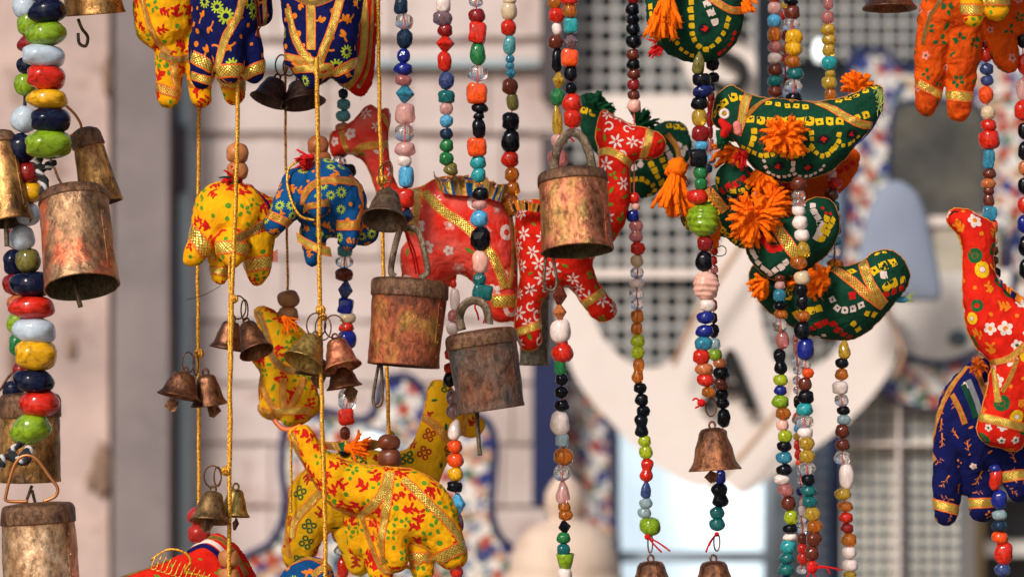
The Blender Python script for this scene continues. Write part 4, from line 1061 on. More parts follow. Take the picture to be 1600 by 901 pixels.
strand('lower bead string hanging from the tin bell clapper, brown bicones then pink oval', .005, [(*W8, '223 485 68 92 A f; 223 563 60 76 x f; 228 652 88 114 w; 238 712 50 40 r; 238 755 96 84 r; 227 817 52 86 g j; 234 878 60 54 k'), (*X8, '232 38 62 52 k; 234 100 66 56 k; 225 183 84 110 w; 235 262 60 64 L j; 242 340 92 80 a; 235 415 80 76 c F; 238 508 74 108 p D; 246 575 54 50 a; 252 612 66 50 a; 245 668 60 62 k f; 242 720 62 54 g; 242 775 60 58 T; 250 828 82 68 X U; 248 890 66 70 w; 248 960 60 50 r')], top=False)
strand('bead string on the left of the green bird cluster, orange and mauve beads', .03, [(*T12, '28 -40 56 50 R; 28 -5 58 36 r; 32 40 62 58 p; 30 100 64 58 B; 30 163 62 66 a; 34 222 64 58 m; 32 275 62 52 w; 35 328 66 58 A; 33 382 70 50 T; 35 430 64 58 A'), (*Z1, '745 310 80 70 r; 742 408 104 94 v; 760 495 70 90 u; 750 580 60 80 R; 740 660 60 80 k')])
strand('lower left bead string of the right-hand group, black peanut bead and lime beads', -.01, [(*Q1, '135 120 56 36 A; 135 158 52 44 p; 132 213 68 68 l; 137 270 74 44 k; 140 315 68 52 a; 132 375 80 68 c; 148 455 72 94 m; 135 572 66 136 k d; 138 670 76 64 G; 137 727 68 52 b; 137 788 84 70 X; 152 852 78 66 a'), (*Q2, '148 82 66 60 P; 162 143 76 68 G; 158 196 72 58 k; 156 258 84 66 l; 158 325 78 62 k; 145 377 80 54 w; 165 433 82 70 m; 181 506 76 78 A; 194 580 70 76 G; 190 642 78 52 k; 190 688 72 40 w; 180 740 80 74 t; 172 803 84 58 T; 168 866 82 66 T; 170 930 70 60 k')], top=False)
strand('bead string with the yellow peanut bead and clear beads above the orange-tufted bird', .025, [(*T12, '108 -30 60 44 k; 108 10 68 34 k; 114 60 68 66 A; 108 117 80 52 c; 122 178 78 78 y; 122 228 76 72 y; 115 290 70 56 a; 128 347 76 60 T; 118 407 78 68 c; 123 460 70 48 k')])
s = strand('bead string with two round white beads, ending in a red thread knot', -.035, [(*Z1, '893 305 105 92 A; 893 385 88 72 c; 893 440 90 70 c; 893 490 90 80 w; 902 575 98 96 w; 916 665 100 88 w; 925 760 102 120 Y D; 893 858 107 88 a'), (*Q1, '255 118 82 80 e; 250 185 68 74 k; 255 250 62 80 k; 258 325 74 56 a; 255 402 86 94 k; 273 505 84 116 b; 270 585 62 54 c; 286 632 62 52 o; 270 692 72 72 A; 275 762 82 76 k; 268 830 82 70 t'), (*Q2, '265 62 96 68 c; 272 122 76 62 w; 280 182 78 72 Y; 282 252 80 74 Y; 278 318 96 62 c; 288 378 72 62 k; 290 438 80 58 T; 296 498 80 66 T; 310 563 82 76 Y; 322 630 84 68 a; 320 698 84 76 A; 308 775 74 76 A; 310 840 60 50 r')], top=False)
knot(s, 1269, 888, -.04, 6, Y_RED, [[(1285, 884), (1316, 890)], [(1290, 886), (1297, 896)], [(1262, 900), (1258, 920)], [(1272, 900), (1270, 925)]])
strand('thin bead string half hidden behind the front string above the orange-tufted bird', .05, [(*T12, '80 -20 40 40 c; 78 25 30 40 Y; 78 75 34 46 r; 84 125 30 50 c; 82 170 34 48 R; 80 232 30 36 a; 80 275 36 46 o; 80 330 34 44 c; 86 385 30 44 R; 82 430 40 50 c')])
strand('thin bead string of clear and red beads half hidden behind the teal-beaded one', .02, [(*Q1, '218 445 34 40 m; 220 490 32 70 m; 225 560 46 52 c; 232 615 52 52 c; 225 672 46 48 c; 228 725 40 44 c; 226 790 34 66 k; 230 870 44 50 r'), (*Q2, '230 50 56 62 c; 236 100 52 52 B; 224 145 36 36 Y; 228 190 36 52 r; 232 240 38 52 r; 238 285 36 38 o; 245 335 34 40 c; 245 385 32 36 c; 245 440 42 52 n; 256 500 34 40 p; 254 545 34 60 w; 250 590 50 42 c; 255 640 56 62 c; 256 697 58 54 A; 258 750 54 56 r; 262 805 62 68 r; 250 865 52 44 c')], top=False)
strand('bead string with a teal round bead reaching the tail of the orange-tufted bird', .03, [(*T12, '283 -25 46 46 Y; 283 20 46 54 m; 280 83 58 58 m; 282 140 68 54 Y; 287 188 62 52 Y; 285 235 56 62 Y; 288 298 74 64 t; 292 345 46 38 Y; 288 388 66 62 Y; 294 445 54 62 a'), (*Z1, '1125 190 60 50 P; 1130 240 60 60 P; 1148 298 97 75 r; 1126 378 90 90 A; 1140 465 78 78 T; 1158 545 52 62 r; 1160 620 58 84 O; 1148 705 92 62 l; 1140 790 100 80 c; 1150 862 110 62 a')])
strand('lowest right bead string under the rounded green bird, with a long white bead', .0, [(*Q1, '482 505 76 100 Y D; 470 578 66 56 k; 468 640 70 62 a; 460 712 84 66 w j; 468 780 72 66 c; 478 835 68 50 k; 480 885 70 52 L'), (*Q2, '472 115 70 70 A; 474 190 72 62 A; 472 260 82 74 c; 495 360 78 138 w; 475 455 84 66 Y; 488 522 82 56 a; 492 583 74 58 r; 498 640 64 54 R; 508 703 78 72 a; 510 770 72 68 w; 515 840 82 66 w; 513 890 68 40 Y; 510 940 70 60 k')], top=False)
strand('bead string with two big red beads hanging between the orange and red camels', .03, [(*T12, '1020 60 50 50 v; 1020 130 50 56 A; 1020 195 54 60 R; 1022 258 60 66 r; 1026 325 60 54 V; 1028 378 56 48 V; 1022 445 66 80 o F; 1032 530 68 68 e F; 1035 588 72 54 r; 1038 655 92 88 r j; 1036 745 54 84 l L; 1038 815 62 48 A; 1033 862 68 48 x'), (1200, 300, 3, '1035 -5 52 40 A; 1035 40 52 66 A; 1040 100 60 64 l q; 1052 165 48 68 o; 1062 225 30 50 e; 1065 275 30 40 A; 1065 320 30 36 A; 1070 380 40 50 k; 1075 450 50 50 r')])
strand('short bead string with a large red oval bead below the navy elephant', -.01, [(*W12, '1064 395 50 40 b; 1068 445 56 96 r; 1085 540 70 90 b; 1086 612 64 52 L; 1085 664 68 54 s; 1088 718 72 56 o; 1105 790 84 106 r; 1100 868 68 60 V; 1100 940 60 60 k')], top=False)
strand('bead string cut by the right edge of the picture', .03, [(0, 0, 1, '1598 -14 18 26 k; 1599 20 18 26 k; 1598 60 18 30 k; 1599 100 18 30 r; 1599 140 20 36 p; 1597 173 24 28 r; 1600 204 18 26 k; 1600 236 18 26 k; 1600 262 16 22 x; 1600 290 18 26 k; 1601 320 20 26 r; 1600 350 20 26 b; 1602 385 20 30 k; 1602 420 18 28 k')])
strand('bead string behind the blue elephant, from blue beads down to a red lozenge bead', .035, [(*T, '408 380 46 50 c; 409 440 44 46 s; 411 490 62 50 u; 409 543 62 56 u; 405 600 60 50 x; 400 660 56 50 e; 398 715 60 50 A; 393 757 62 46 c; 430 800 74 64 k; 420 860 60 50 b'), (*U, '400 40 60 60 k; 405 110 60 60 b; 410 180 60 60 r; 415 232 60 50 k; 417 276 68 58 u; 415 327 78 56 c; 413 387 82 62 A; 418 460 66 86 V f; 420 535 68 70 b q; 430 590 78 50 e; 424 635 68 46 r; 428 690 82 84 b; 424 760 60 60 k; 424 830 60 60 r'), (*X8[:0], 400, 600, 3, '428 70 84 96 c; 424 152 70 76 r q; 418 230 50 60 A; 412 310 50 60 k')], )
strand('short bead string under the mustard camel, mauve bead over red drops', .06, [(400, 600, 3, '400 640 50 50 r; 400 705 82 80 m; 400 778 62 52 c; 408 858 54 100 r; 408 950 50 60 k')], top=False)
strand('bead string beside the yellow camels with orange beads and a sky-blue bicone', -.01, [(400, 300, 3, '905 825 46 50 r; 908 876 56 70 k'), (400, 600, 3, '920 62 52 64 v; 922 125 56 66 v; 931 212 66 100 w D; 933 292 66 62 o; 936 356 72 68 o; 936 420 70 66 y; 932 480 72 48 k L; 944 562 74 100 B f; 942 655 62 94 v; 950 740 52 64 c; 945 810 44 56 G; 940 875 58 66 r; 940 940 60 60 r')], top=False)
strand('short pink bead string between the two cow bells', .02, [(400, 300, 3, '925 430 30 40 r; 932 505 48 104 w; 928 582 56 60 m; 920 640 52 62 w; 915 700 50 50 p; 910 760 50 50 r')], top=False)

# ================================================================== GOLD CORDS WITH WOODEN BEADS
cord('gold cord running down past the left foot of the red-flecked yellow elephant', .032, [(311, 60), (311, 200), (309, 400), (310, 560), (311, 800)], knots=[(311, 552, 6)])
cord('gold cord with two round wooden beads above the red-flecked yellow elephant', -.036, [(372, 110), (370, 250), (366, 380), (362, 470), (360, 620), (358, 880), (358, 960)], beads=[], knots=[(366, 467, 5), (353, 735, 6)], r=3.6)
cord('gold cord carrying orange wooden beads right on top of the yellow elephant', .0, [(371, 100), (372, 300)], beads=[(371, 240, 36, 31), (371, 267, 35, 28)], r=2)
cord('second gold cord doubling the long one beside the pair of rusty bells', -.030, [(359, 400), (358, 600), (357, 760)], r=2.6)
cord('thin dark gold cord with two brown wooden beads above the green-flecked animal', .03, [(447, -80), (446, 200), (450, 455), (452, 520)], beads=[(451, 467, 34, 27), (450, 491, 33, 24)], r=2.2, wood=plain('brown_wood', (0.34, 0.15, 0.05), .5, 0, 160, .65, .4, .0006))
cord('long gold cord crossing in front of the blue elephant to the brass bell cluster', -.042, [(495, 90), (497, 250), (500, 480), (503, 640), (508, 830), (508, 960)], knots=[(501, 484, 6), (504, 494, 5)], r=3.8)
cord('short gold cord with reddish wooden beads on top of the blue elephant', .006, [(497, 60), (498, 290)], beads=[(497, 228, 34, 30), (500, 248, 36, 24)], r=1.6, wood=plain('red_brown_wood', (0.42, 0.12, 0.035), .45, 0, 160, .65, .4, .0006))
cord('gold cord over the faded red camel head, ending in dark wooden beads', -.004, [(590, -80), (592, 120), (596, 280), (600, 450), (605, 600), (608, 730)], beads=[(608, 691, 36, 24), (609, 716, 36, 32)], knots=[(597, 281, 7)], r=3.3, wood=WOODD)
cord('thin gold cord below the green-flecked yellow animal at the floral arch', .03, [(454, 640), (455, 720), (455, 800)], r=2.2)
cord('gold cord strung with orange wooden beads at the bottom above the lower red camel', -.03, [(358, 862), (359, 960)], beads=[(358, 872, 32, 30), (358, 899, 33, 26)], r=1.8)
cord('hidden cord with two red round beads on the hump of the lower red camel', .0, [(309, 790), (311, 870)], beads=[(309, 806, 32, 26), (311, 834, 36, 29)], r=1.8, wood=plain('red_wood', (0.42, 0.02, 0.015), .3, 0, 100, .8, .2, .0004))

# ================================================================== BELLS
cow_bell('large pink-gold tin bell at the left with its mouth turned up', -.045, (110, 303), (132, 448), 106, 118, B_PINK, 22, [(85, 262), (92, 280), (104, 298)], 2, None, WIRE, [[(112, 425, -10), (118, 450, -20), (126, 480, -22)]], 4, cap=.1)
cow_bell('gold-brown tin bell tilted behind the large pink-gold one', .0, (132, 205), (160, 318), 42, 66, B_GOLD, 5, [(103, 165), (118, 180), (127, 198), (118, 208), (106, 214)], 2.2, None, plain('copper_wire', (.55, .2, .06), .4, .7), cap=.22)
cow_bell('gold tin bell cut by the left edge beside the thick beads', -.01, (-5, 210), (20, 348), 50, 66, B_GOLD, 14, None, clap=[[(8, 330, -6), (10, 360, -12), (11, 385, -12)]], clapr=4, cap=.12)
cow_bell('shiny brass bell cut by the top left edge with a hook clapper', -.005, (140, -70), (147, 22), 70, 96, B_GOLD, -6, None, clap=[[(122, 30, 5), (128, 45, 5), (137, 58, 5), (134, 72, 5), (124, 68, 5), (122, 52, 5)]], clapr=2.6)
cow_bell('square golden tin bell low at the left behind the lime bead', .035, (46, 618), (48, 752), 92, 94, B_GOLD, 0, [(0, 610), (12, 590), (30, 572)], 2, None, WIRE, [[(50, 758, 5), (42, 780, 5)], [(50, 765, 5), (55, 785, 5)]], 2.5, cap=.25)
cow_bell('polished copper tin bell hung from a wire triangle in the bottom left corner', -.04, (58, 790), (68, 945), 112, 122, metal_mat('bell_peach', [(0.30, 0.16, 0.08), (0.72, 0.42, 0.22), (0.88, 0.58, 0.36), (0.62, 0.30, 0.11)], scale=30, seed=11, rough=(.25, .5), tone=1.05), 2, [(44, 783, -3), (12, 782, -3), (10, 770, -3), (22, 728, -3), (36, 712, -3), (56, 716, -3), (78, 745, -3), (90, 762, -3), (86, 775, -3), (68, 783, -3)], 2.6, None, plain('copper_wire', (.55, .2, .06), .4, .7), cap=.18)
cow_bell('tall rusty tin bell with a square strap loop, hung at centre', -.036, (641, 440), (631, 571), 119, 112, B_RUST, 4, [(617, 432, 4), (611, 424, 4), (614, 400, 4), (624, 362, 4), (634, 356, 2), (652, 360, 0), (661, 385, -4), (668, 420, -4), (664, 430, -4), (655, 433, -4)], 5.2, .4, STRAP, [[(592, 568, 0), (586, 600, 0), (583, 625, 0), (588, 634, 0), (596, 628, 0), (597, 600, 0), (596, 570, 0)]], 2.6, cap=.19, ov=.85)
cow_bell('blackened iron tin bell with round strap loop, tilted right', -.040, (750, 520), (768, 640), 109, 105, B_IRON, 2, [(722, 516, 4), (718, 495, 4), (726, 476, 2), (742, 469, 0), (758, 478, -4), (764, 500, -4), (764, 506, -4)], 7.0, .32, STRAP, [[(745, 640, 0), (747, 675, 0), (750, 711, 0)]], 3.4, cap=.17, ov=.85)
cow_bell('coppery tin bell with a tall flat hoop, in front of the flowered red camel', -.042, (894, 272), (902, 392), 108, 112, B_COP, 13, [(866, 268, 2), (868, 245, 2), (876, 222, 1), (893, 207, 0), (910, 216, -2), (921, 240, -4), (926, 268, -4)], 7.2, .3, STRAP, [[(853, 400, -6), (850, 440, -6), (856, 452, -6), (866, 452, -6), (870, 438, -6), (864, 402, -6)]], 2.4, cap=.13, ov=.88)
cow_bell('narrow dull iron bell mostly hidden behind the front leg of the flowered red camel', .06, (836, 450), (835, 570), 42, 46, metal_mat('bell_dull', [(0.10, 0.085, 0.06), (0.24, 0.20, 0.14), (0.30, 0.22, 0.12)], scale=40, seed=12), 0)

small_bell('rusty small bell, the left of the pair beneath the first knot', -.02, (288, 582), (280, 620), 72, B_BRN, 8, [(294, 566, 11, 16, .6)], (268, 632, 13, 11, .2))
small_bell('rusty small bell, the right of the pair beneath the first knot', -.01, (322, 585), (327, 632), 58, B_BRN, -4, [(306, 568, 6, 18, .9)], (334, 640, 13, 12, -.3))
small_bell('rust-brown small bell, left of the tilted pair beside the yellow elephant feet', .0, (362, 502), (354, 545), 54, B_BRN, 4, [(372, 480, 16, 18, .7)])
small_bell('rust-brown small bell with its mouth tipped right, beside the long gold cord', -.02, (385, 505), (402, 550), 56, B_BRN, 24, [(382, 484, 10, 16, 1.0)])
small_bell('golden small bell with gaping mouth, left in the central cluster', -.045, (491, 526), (474, 566), 66, B_BRASS, 26, [(494, 508, 17, 19, .5), (505, 512, 14, 19, -.5)])
small_bell('reddish copper small bell, right in the central cluster', -.042, (524, 530), (536, 574), 62, B_COP, 16, [(522, 510, 16, 18, .3)])
small_bell('dark bent small bell hanging lowest in the central cluster', -.030, (532, 572), (538, 605), 58, B_BRN, 4, None, (548, 614, 13, 15, .1))
small_bell('blackish small bell half hidden behind the golden one in the cluster', -.02, (494, 560), (492, 584), 64, B_DARK, 8, None, (497, 592, 14, 14, 0))
small_bell('dark brown diamond-mouthed small bell at the left of the top pair', .01, (432, 124), (420, 158), 62, B_DARK, 16, [(440, 102, 11, 16, .5)])
small_bell('dark brown diamond-mouthed small bell at the right of the top pair', .012, (468, 128), (474, 162), 72, B_DARK, 16, [(452, 104, 11, 15, -.5)])
small_bell('dark wide-mouthed small bell under the knot before the red camel neck', -.038, (606, 300), (601, 345), 72, metal_mat('bell_soot', [(0.10, 0.06, 0.035), (0.24, 0.15, 0.09), (0.17, 0.10, 0.06)], scale=50, seed=9, metallic=.6, pit=.4), 30, [(602, 275, 12, 20, .5), (606, 268, 8, 17, -.3)])
small_bell('old brass small bell, the left of the lower pair over the red beads', -.04, (332, 768), (328, 814), 64, B_BRASS if False else metal_mat('bell_old_brass', [(0.12, 0.06, 0.03), (0.32, 0.18, 0.07), (0.45, 0.28, 0.10)], scale=50, seed=10, pit=.3), 14, [(332, 744, 14, 17, .3)], (322, 822, 13, 10, .1))
small_bell('brass small bell, the right of the lower pair beside the long gold cord', -.025, (368, 764), (366, 806), 50, B_BRASS, 8, [(340, 744, 8, 15, .8)], (368, 818, 6, 10, -.2))
small_bell('copper small bell with flared skirt, hanging from the ring on the front bead string', -.022, (1113, 668), (1117, 734), 84, metal_mat('bell_bronze', [(0.10, 0.04, 0.02), (0.36, 0.14, 0.06), (0.60, 0.22, 0.09), (0.56, 0.34, 0.12), (0.25, 0.10, 0.05)], scale=38, seed=13, rough=(.28, .55), pit=.6), 3, [(1111, 636, 9, 14, .4)], (1112, 744, 13, 10, .2))
sb = small_bell('small bell in the bottom row hung from the lime bead with red thread', .02, (1017, 876), (1020, 940), 84, _mats['bell_bronze'], 3, [(1016, 848, 4, 15, .4)])
knot(sb, 1012, 838, .018, 4, Y_RED, [[(1022, 850), (1034, 862)], [(1030, 848), (1047, 860)]])
sb = small_bell('small bell in the bottom row hung from the teal beads with red thread', .012, (1115, 876), (1118, 940), 84, _mats['bell_bronze'], 3, [(1120, 846, 5, 14, .4)])
knot(sb, 1120, 834, .010, 3, Y_RED, [[(1110, 845), (1103, 862)], [(1114, 840), (1108, 852)]])
small_bell('copper small bell cut by the top edge near the orange camel', .03, (1390, -40), (1390, 14), 88, B_BRN, 4, None, None)

# ================================================================== STUFFED ANIMALS
G_TOY = 'stuffed cloth animals'
def leg(*p): return ('C', list(p))
# --- yellow elephant, red flecks, left centre
M_YEL = [C_YEL, I_RED, I_GRN]
def yel_print(b, n=44, m=17, seed=1):
    b.scatter([g_splash(1, 9), g_splash(1, 8), g_dots5(2, 2.4, 5), g_dot(2, 3)], n, m, seed, (.85, 1.25))
b = Body('stuffed_elephant', 'yellow stuffed elephant with red flecks and gold foot bands, below the orange wooden beads', 'stuffed toy', .0,
         [leg((350, 330, 0, 48), (368, 336, 4, 52)), leg((385, 342, 12, 48), (408, 342, 20, 38)), leg((330, 350, -8, 32), (318, 375, -14, 23), (303, 398, -22, 17), (298, 404, -22, 13)), leg((362, 385, -38, 27), (364, 398, -52, 19), (365, 404, -56, 15)),
          leg((342, 380, 12, 20), (343, 430, 12, 14)), leg((400, 370, 0, 30), (403, 425, -4, 18), (402, 432, -4, 14))], M_YEL, G_TOY)
yel_print(b, 46, 16, 3); b.finish()
b.band((300, 362), (330, 400), 26, RIB2); b.band((338, 388), (390, 392), 22, RIB2, sag=-4); b.band((332, 422), (358, 424), 14, RIB2); b.band((385, 415), (421, 408), 24, RIB2)
b.ribbon([(368, 375), (392, 362), (412, 350), (428, 338)], 16, RIBD); b.ribbon([(392, 290), (412, 310), (424, 332)], 7, C_NAVY, 'blanket_edge'); b.ribbon([(384, 285), (402, 300), (418, 325)], 5, Y_RED, 'blanket_edge')
mb = MB()
for i in range(9): mb.tube([P3((412, 402+i, -6), 0), P3((424, 396+i*1.5, -8), 0), P3((434, 390+i*2.3, -8), 0)], .7*S, 4)
mb.build('ribbon_fray', RIB2, b.root)
tassel(b.root, (372, 284), -.002, 12, 34, 150, 50, Y_RED, 2.0, .9, 'saddle_tuft', -.4, 1); tassel(b.root, (368, 284), -.004, 6, 36, 175, 20, Y_GRN, 2.0, .8, 'saddle_tuft', -.4, 2)
# --- top-left yellow camel
b = Body('stuffed_camel', 'yellow stuffed camel with red sprigs hanging at the top left, cut by the picture edge', 'stuffed toy', .01,
         [leg((262, -30, 0, 55), (258, 32, 0, 49)), leg((270, 70, 0, 30), (264, 120, 0, 21), (263, 152, -2, 18)), leg((300, 60, 4, 30), (310, 115, 0, 20), (314, 152, -2, 17)), leg((345, 70, 10, 34), (362, 120, 0, 21), (366, 148, 0, 17)), leg((225, 10, 6, 18), (232, 50, 8, 18))], M_YEL, G_TOY)
yel_print(b, 48, 15, 4); b.finish()
b.ribbon([(222, -5), (232, 36), (248, 68), (266, 84)], 11, RIB); b.ribbon([(250, 84), (275, 94), (300, 88)], 12, RIBD); b.ribbon([(271, 92), (274, 120), (283, 154)], 14, RIB)
b.band((243, 135), (280, 148), 15, RIB); b.band((344, 128), (384, 134), 18, RIB2); b.band((296, 130), (332, 132), 13, RIB)
# --- top navy elephant
M_NV = [C_NAVY, I_ORG, I_LIME, I_WHT]
b = Body('stuffed_elephant', 'navy stuffed elephant with orange sprigs, in front of the top left yellow camel', 'stuffed toy', -.024,
         [leg((352, -30, 0, 56), (350, 35, 0, 52)), leg((322, 66, -5, 28), (317, 100, -10, 22), (316, 122, -10, 18)), leg((352, 60, -25, 30), (358, 100, -35, 24), (358, 112, -38, 20)), leg((382, 66, 0, 28), (395, 108, -6, 20), (397, 114, -6, 17)), leg((400, -10, 10, 26), (405, 20, 12, 22))], M_NV, G_TOY)
b.scatter([g_stem(1, 13), g_dot(1, 3), g_dot(1, 3), g_daisy(2, 8), g_stem(1, 10), g_dot(1, 2.5)], 40, 15, 5); b.finish()
b.ribbon([(380, -12), (372, 25), (352, 60), (340, 105)], 13, RIB2); b.ribbon([(398, -8), (403, 28), (402, 58)], 8, ribbon_mat('red_stripe_ribbon', (.3, .05, .02))); b.ribbon([(412, -8), (414, 30), (408, 50)], 7, RIBD)
b.band((300, 88), (336, 108), 20, RIB2); b.band((335, 112), (376, 110), 22, RIB2); b.band((378, 118), (414, 102), 20, RIB2); b.band((300, 118), (332, 128), 14, RIB2)
# --- second navy, front legs of camel, top
b = Body('stuffed_camel', 'navy stuffed camel with crossed gold ribbons at the top, right of the navy elephant', 'stuffed toy', -.018,
         [('P', [(446, -40), (560, -40), (560, 60), (553, 112), (540, 124), (520, 122), (505, 132), (484, 140), (470, 128), (452, 104), (446, 60)], .95), leg((466, 70, -5, 24), (462, 94, -8, 17)), leg((489, 90, -14, 26), (488, 125, -16, 15)), leg((532, 80, -4, 26), (535, 112, -6, 19))], M_NV, G_TOY)
b.scatter([g_stem(1, 11), g_dot(1, 3), g_daisy(2, 8), g_stem(1, 9)], 34, 16, 6); b.finish()
b.ribbon([(485, -12), (486, 30), (486, 78)], 15, RIB2); b.ribbon([(533, -8), (520, 40), (505, 80), (497, 104)], 14, RIB2); b.ribbon([(450, 12), (458, 50), (474, 84), (492, 100)], 15, RIB2)
b.ribbon([(456, -8), (490, 6), (522, -6)], 11, RIBD); b.band((462, 108), (520, 104), 14, RIB2); b.band((518, 116), (558, 96), 17, RIB2); b.band((446, 88), (480, 96), 12, RIB)
b.ribbon([(486, 98), (500, 118), (520, 112), (548, 104)], 11, RIB2)
# --- red hind leg beside it
b = Body('stuffed_camel', 'red stuffed camel hind leg with broad gold ribbon at the top, behind the navy camel', 'stuffed toy', .03,
         [('P', [(545, -60), (598, -60), (592, 20), (588, 80), (582, 130), (568, 151), (552, 148), (530, 130), (520, 115), (540, 100), (548, 50)], 1.0), ('P', [(450, -60), (560, -60), (560, 60), (520, 110), (470, 60)], .7)], [C_RED, I_GRN, I_WHT], G_TOY)
b.scatter([g_leaf(1, 5), g_dot(2, 2.5)], 16, 20, 7); b.finish()
b.ribbon([(566, -20), (570, 40), (566, 90), (552, 125), (530, 145)], 13, RIB2); b.ribbon([(584, -20), (580, 50), (575, 105), (562, 135)], 6, RIB)
# --- blue elephant
b = Body('stuffed_elephant', 'bright blue stuffed elephant with orange fish-like print, left of the red camel head', 'stuffed toy', .0,
         [leg((505, 305, 0, 57), (520, 318, 4, 54)), leg((470, 295, -18, 34), (448, 325, -34, 24), (430, 350, -44, 17), (428, 354, -46, 14)), leg((497, 318, -40, 22), (497, 326, -66, 15), (497, 326, -70, 14)), leg((543, 345, -25, 24), (544, 370, -36, 17), (545, 376, -40, 15)), leg((548, 345, 6, 34), (570, 362, 4, 22)), leg((492, 360, 0, 24), (489, 385, 0, 16), (488, 404, 0, 12))], [C_BLUE, I_ORG, I_LIME], G_TOY)
b.scatter([g_splash(1, 7), g_dot(1, 2.6), g_daisy(2, 6), g_dot(1, 3)], 58, 13, 8, (.8, 1.1)); b.finish()
b.ribbon([(474, 320), (480, 298), (500, 284), (530, 282), (556, 286), (566, 300)], 13, RIB); b.ribbon([(560, 290), (566, 320), (560, 345)], 10, RIB)
b.band((482, 322), (512, 318), 10, RIB); b.band((418, 334), (450, 348), 14, RIB); b.band((526, 352), (558, 352), 16, RIB); b.band((478, 386), (506, 382), 8, RIB)
V, F = None, None
mb = MB(); q = [P(462, 362, -.024), P(478, 372, -.027), P(498, 382, -.027), P(516, 386, -.02)]
vs = []; uv = []
for i, p in enumerate(q):
    vs += [p, p+Vector((.0012, -.001, -.0062))]; uv += [(i*1.4, 0), (i*1.4, 1)]
mb.add(vs, [(2*i, 2*i+1, 2*i+3, 2*i+2) for i in range(3)], 0, uv); mb.build('loose_ribbon', RIB2, b.root)
mb = MB(); mb.tube([P3(p, 0) for p in crom([(470, 250, -40), (452, 262, -46), (449, 285, -55), (456, 315, -62), (470, 338, -66), (492, 344, -66)], 6)], 2.1*S, 6); mb.build('rein_cord', cordmat(), b.root)
tassel(b.root, (486, 246), -.012, 10, 30, 205, 40, Y_RED, 2.2, .3, 'head_tuft', -.6, 3)
# --- faded red camel
C2 = [C_RED2, I_WHT, I_GRN, I_PNK]
HEAD = [(514, 222), (519, 206), (543, 196), (568, 170), (581, 163), (592, 172), (606, 169), (611, 185), (606, 215), (609, 250), (618, 285), (642, 330), (605, 350), (588, 300), (573, 260), (560, 246), (545, 241), (524, 246), (516, 236)]
BODY = [(596, 300), (650, 294), (690, 276), (735, 277), (775, 297), (797, 330), (806, 380), (808, 490), (796, 502), (772, 501), (757, 480), (745, 448), (720, 428), (692, 438), (665, 450), (642, 455), (632, 410), (638, 370), (612, 345)]
b = Body('stuffed_camel', 'faded red stuffed camel with pale flowers facing left, behind the orange-cube bead string', 'stuffed toy', .035,
         [('P', HEAD, 1.0), ('P', BODY, .8), leg((655, 400, 0, 30), (652, 450, 0, 22)), leg((690, 400, 18, 26), (695, 432, 20, 18))], C2, G_TOY)
b.scatter([g_petal(1, 3, 8), g_ring(1, 7), g_leaf(2, 6), g_flower(1, 8), g_petal(3, 1, 7)], 44, 24, 9, (.8, 1.2)); b.finish()
b.ribbon([(534, 205), (538, 225), (548, 243)], 10, RIB); b.ribbon([(548, 243), (565, 230), (590, 226), (608, 225)], 14, RIB); b.ribbon([(597, 178), (606, 200), (607, 225)], 9, RIB)
b.ribbon([(662, 300), (690, 328), (725, 352), (755, 382), (775, 410), (790, 450)], 17, RIB2); b.ribbon([(778, 300), (796, 340), (801, 400), (796, 450)], 9, RIB)
b.band((768, 470), (808, 470), 22, RIB2); b.ribbon([(652, 296), (650, 330), (642, 365)], 16, RIBD); b.piping(HEAD, 1.2, PIPE); b.piping(BODY, 1.2, PIPE)
def ruffle(root, path, h, y, mats, name='ruffle', amp=6, waves=9, out=-.004, fan=.25):
    """A gathered strip of cloth standing up from a seam."""
    q = crom(path, 18); n = len(q); V = []; F = []; mi = []; K = 5; cx = sum(p[0] for p in q)/n
    rnd = random.Random(int(path[0][0])); ph = [rnd.uniform(.7, 1.4) for _ in range(n)]
    acc = 0
    for i, (x, yy) in enumerate(q):
        acc += ph[(i//5)*5 % n]/n*waves*2*math.pi; w_ = math.sin(acc)*amp; hh = h*(.8+.3*noise.noise(Vector((i/7, h, 1)))+.12*math.sin(acc*.5))
        for j in range(K+1):
            t = 1-j/K                       # 1 at the free edge
            V.append(P3((x+(x-cx)*fan*t+w_*.4*t, yy-hh*t, w_*(t+.15)), y+out*(1-t)))
    for i in range(n-1):
        for j in range(K): F.append((i*(K+1)+j, i*(K+1)+j+1, (i+1)*(K+1)+j+1, (i+1)*(K+1)+j)); mi.append((i//5) % len(mats) if j else 0)
    return obj(name, V, F, mats, root, True, mi, [((i//(K+1))/4, .1+.8*(i % (K+1))/K) for i in range(len(V))])
ruffle(b.root, [(688, 300), (705, 304), (725, 306), (750, 306), (770, 312), (782, 316)], 30, .020, [RIBD, RIB, C_BLUE, RIB2, C_BLUE, RIBD], 'saddle_ruffle')
ruffle(b.root, [(690, 292), (715, 290), (745, 290), (765, 300)], 18, .026, [RIB, C_BLUE, C_BLUE, RIB], 'saddle_ruffle')
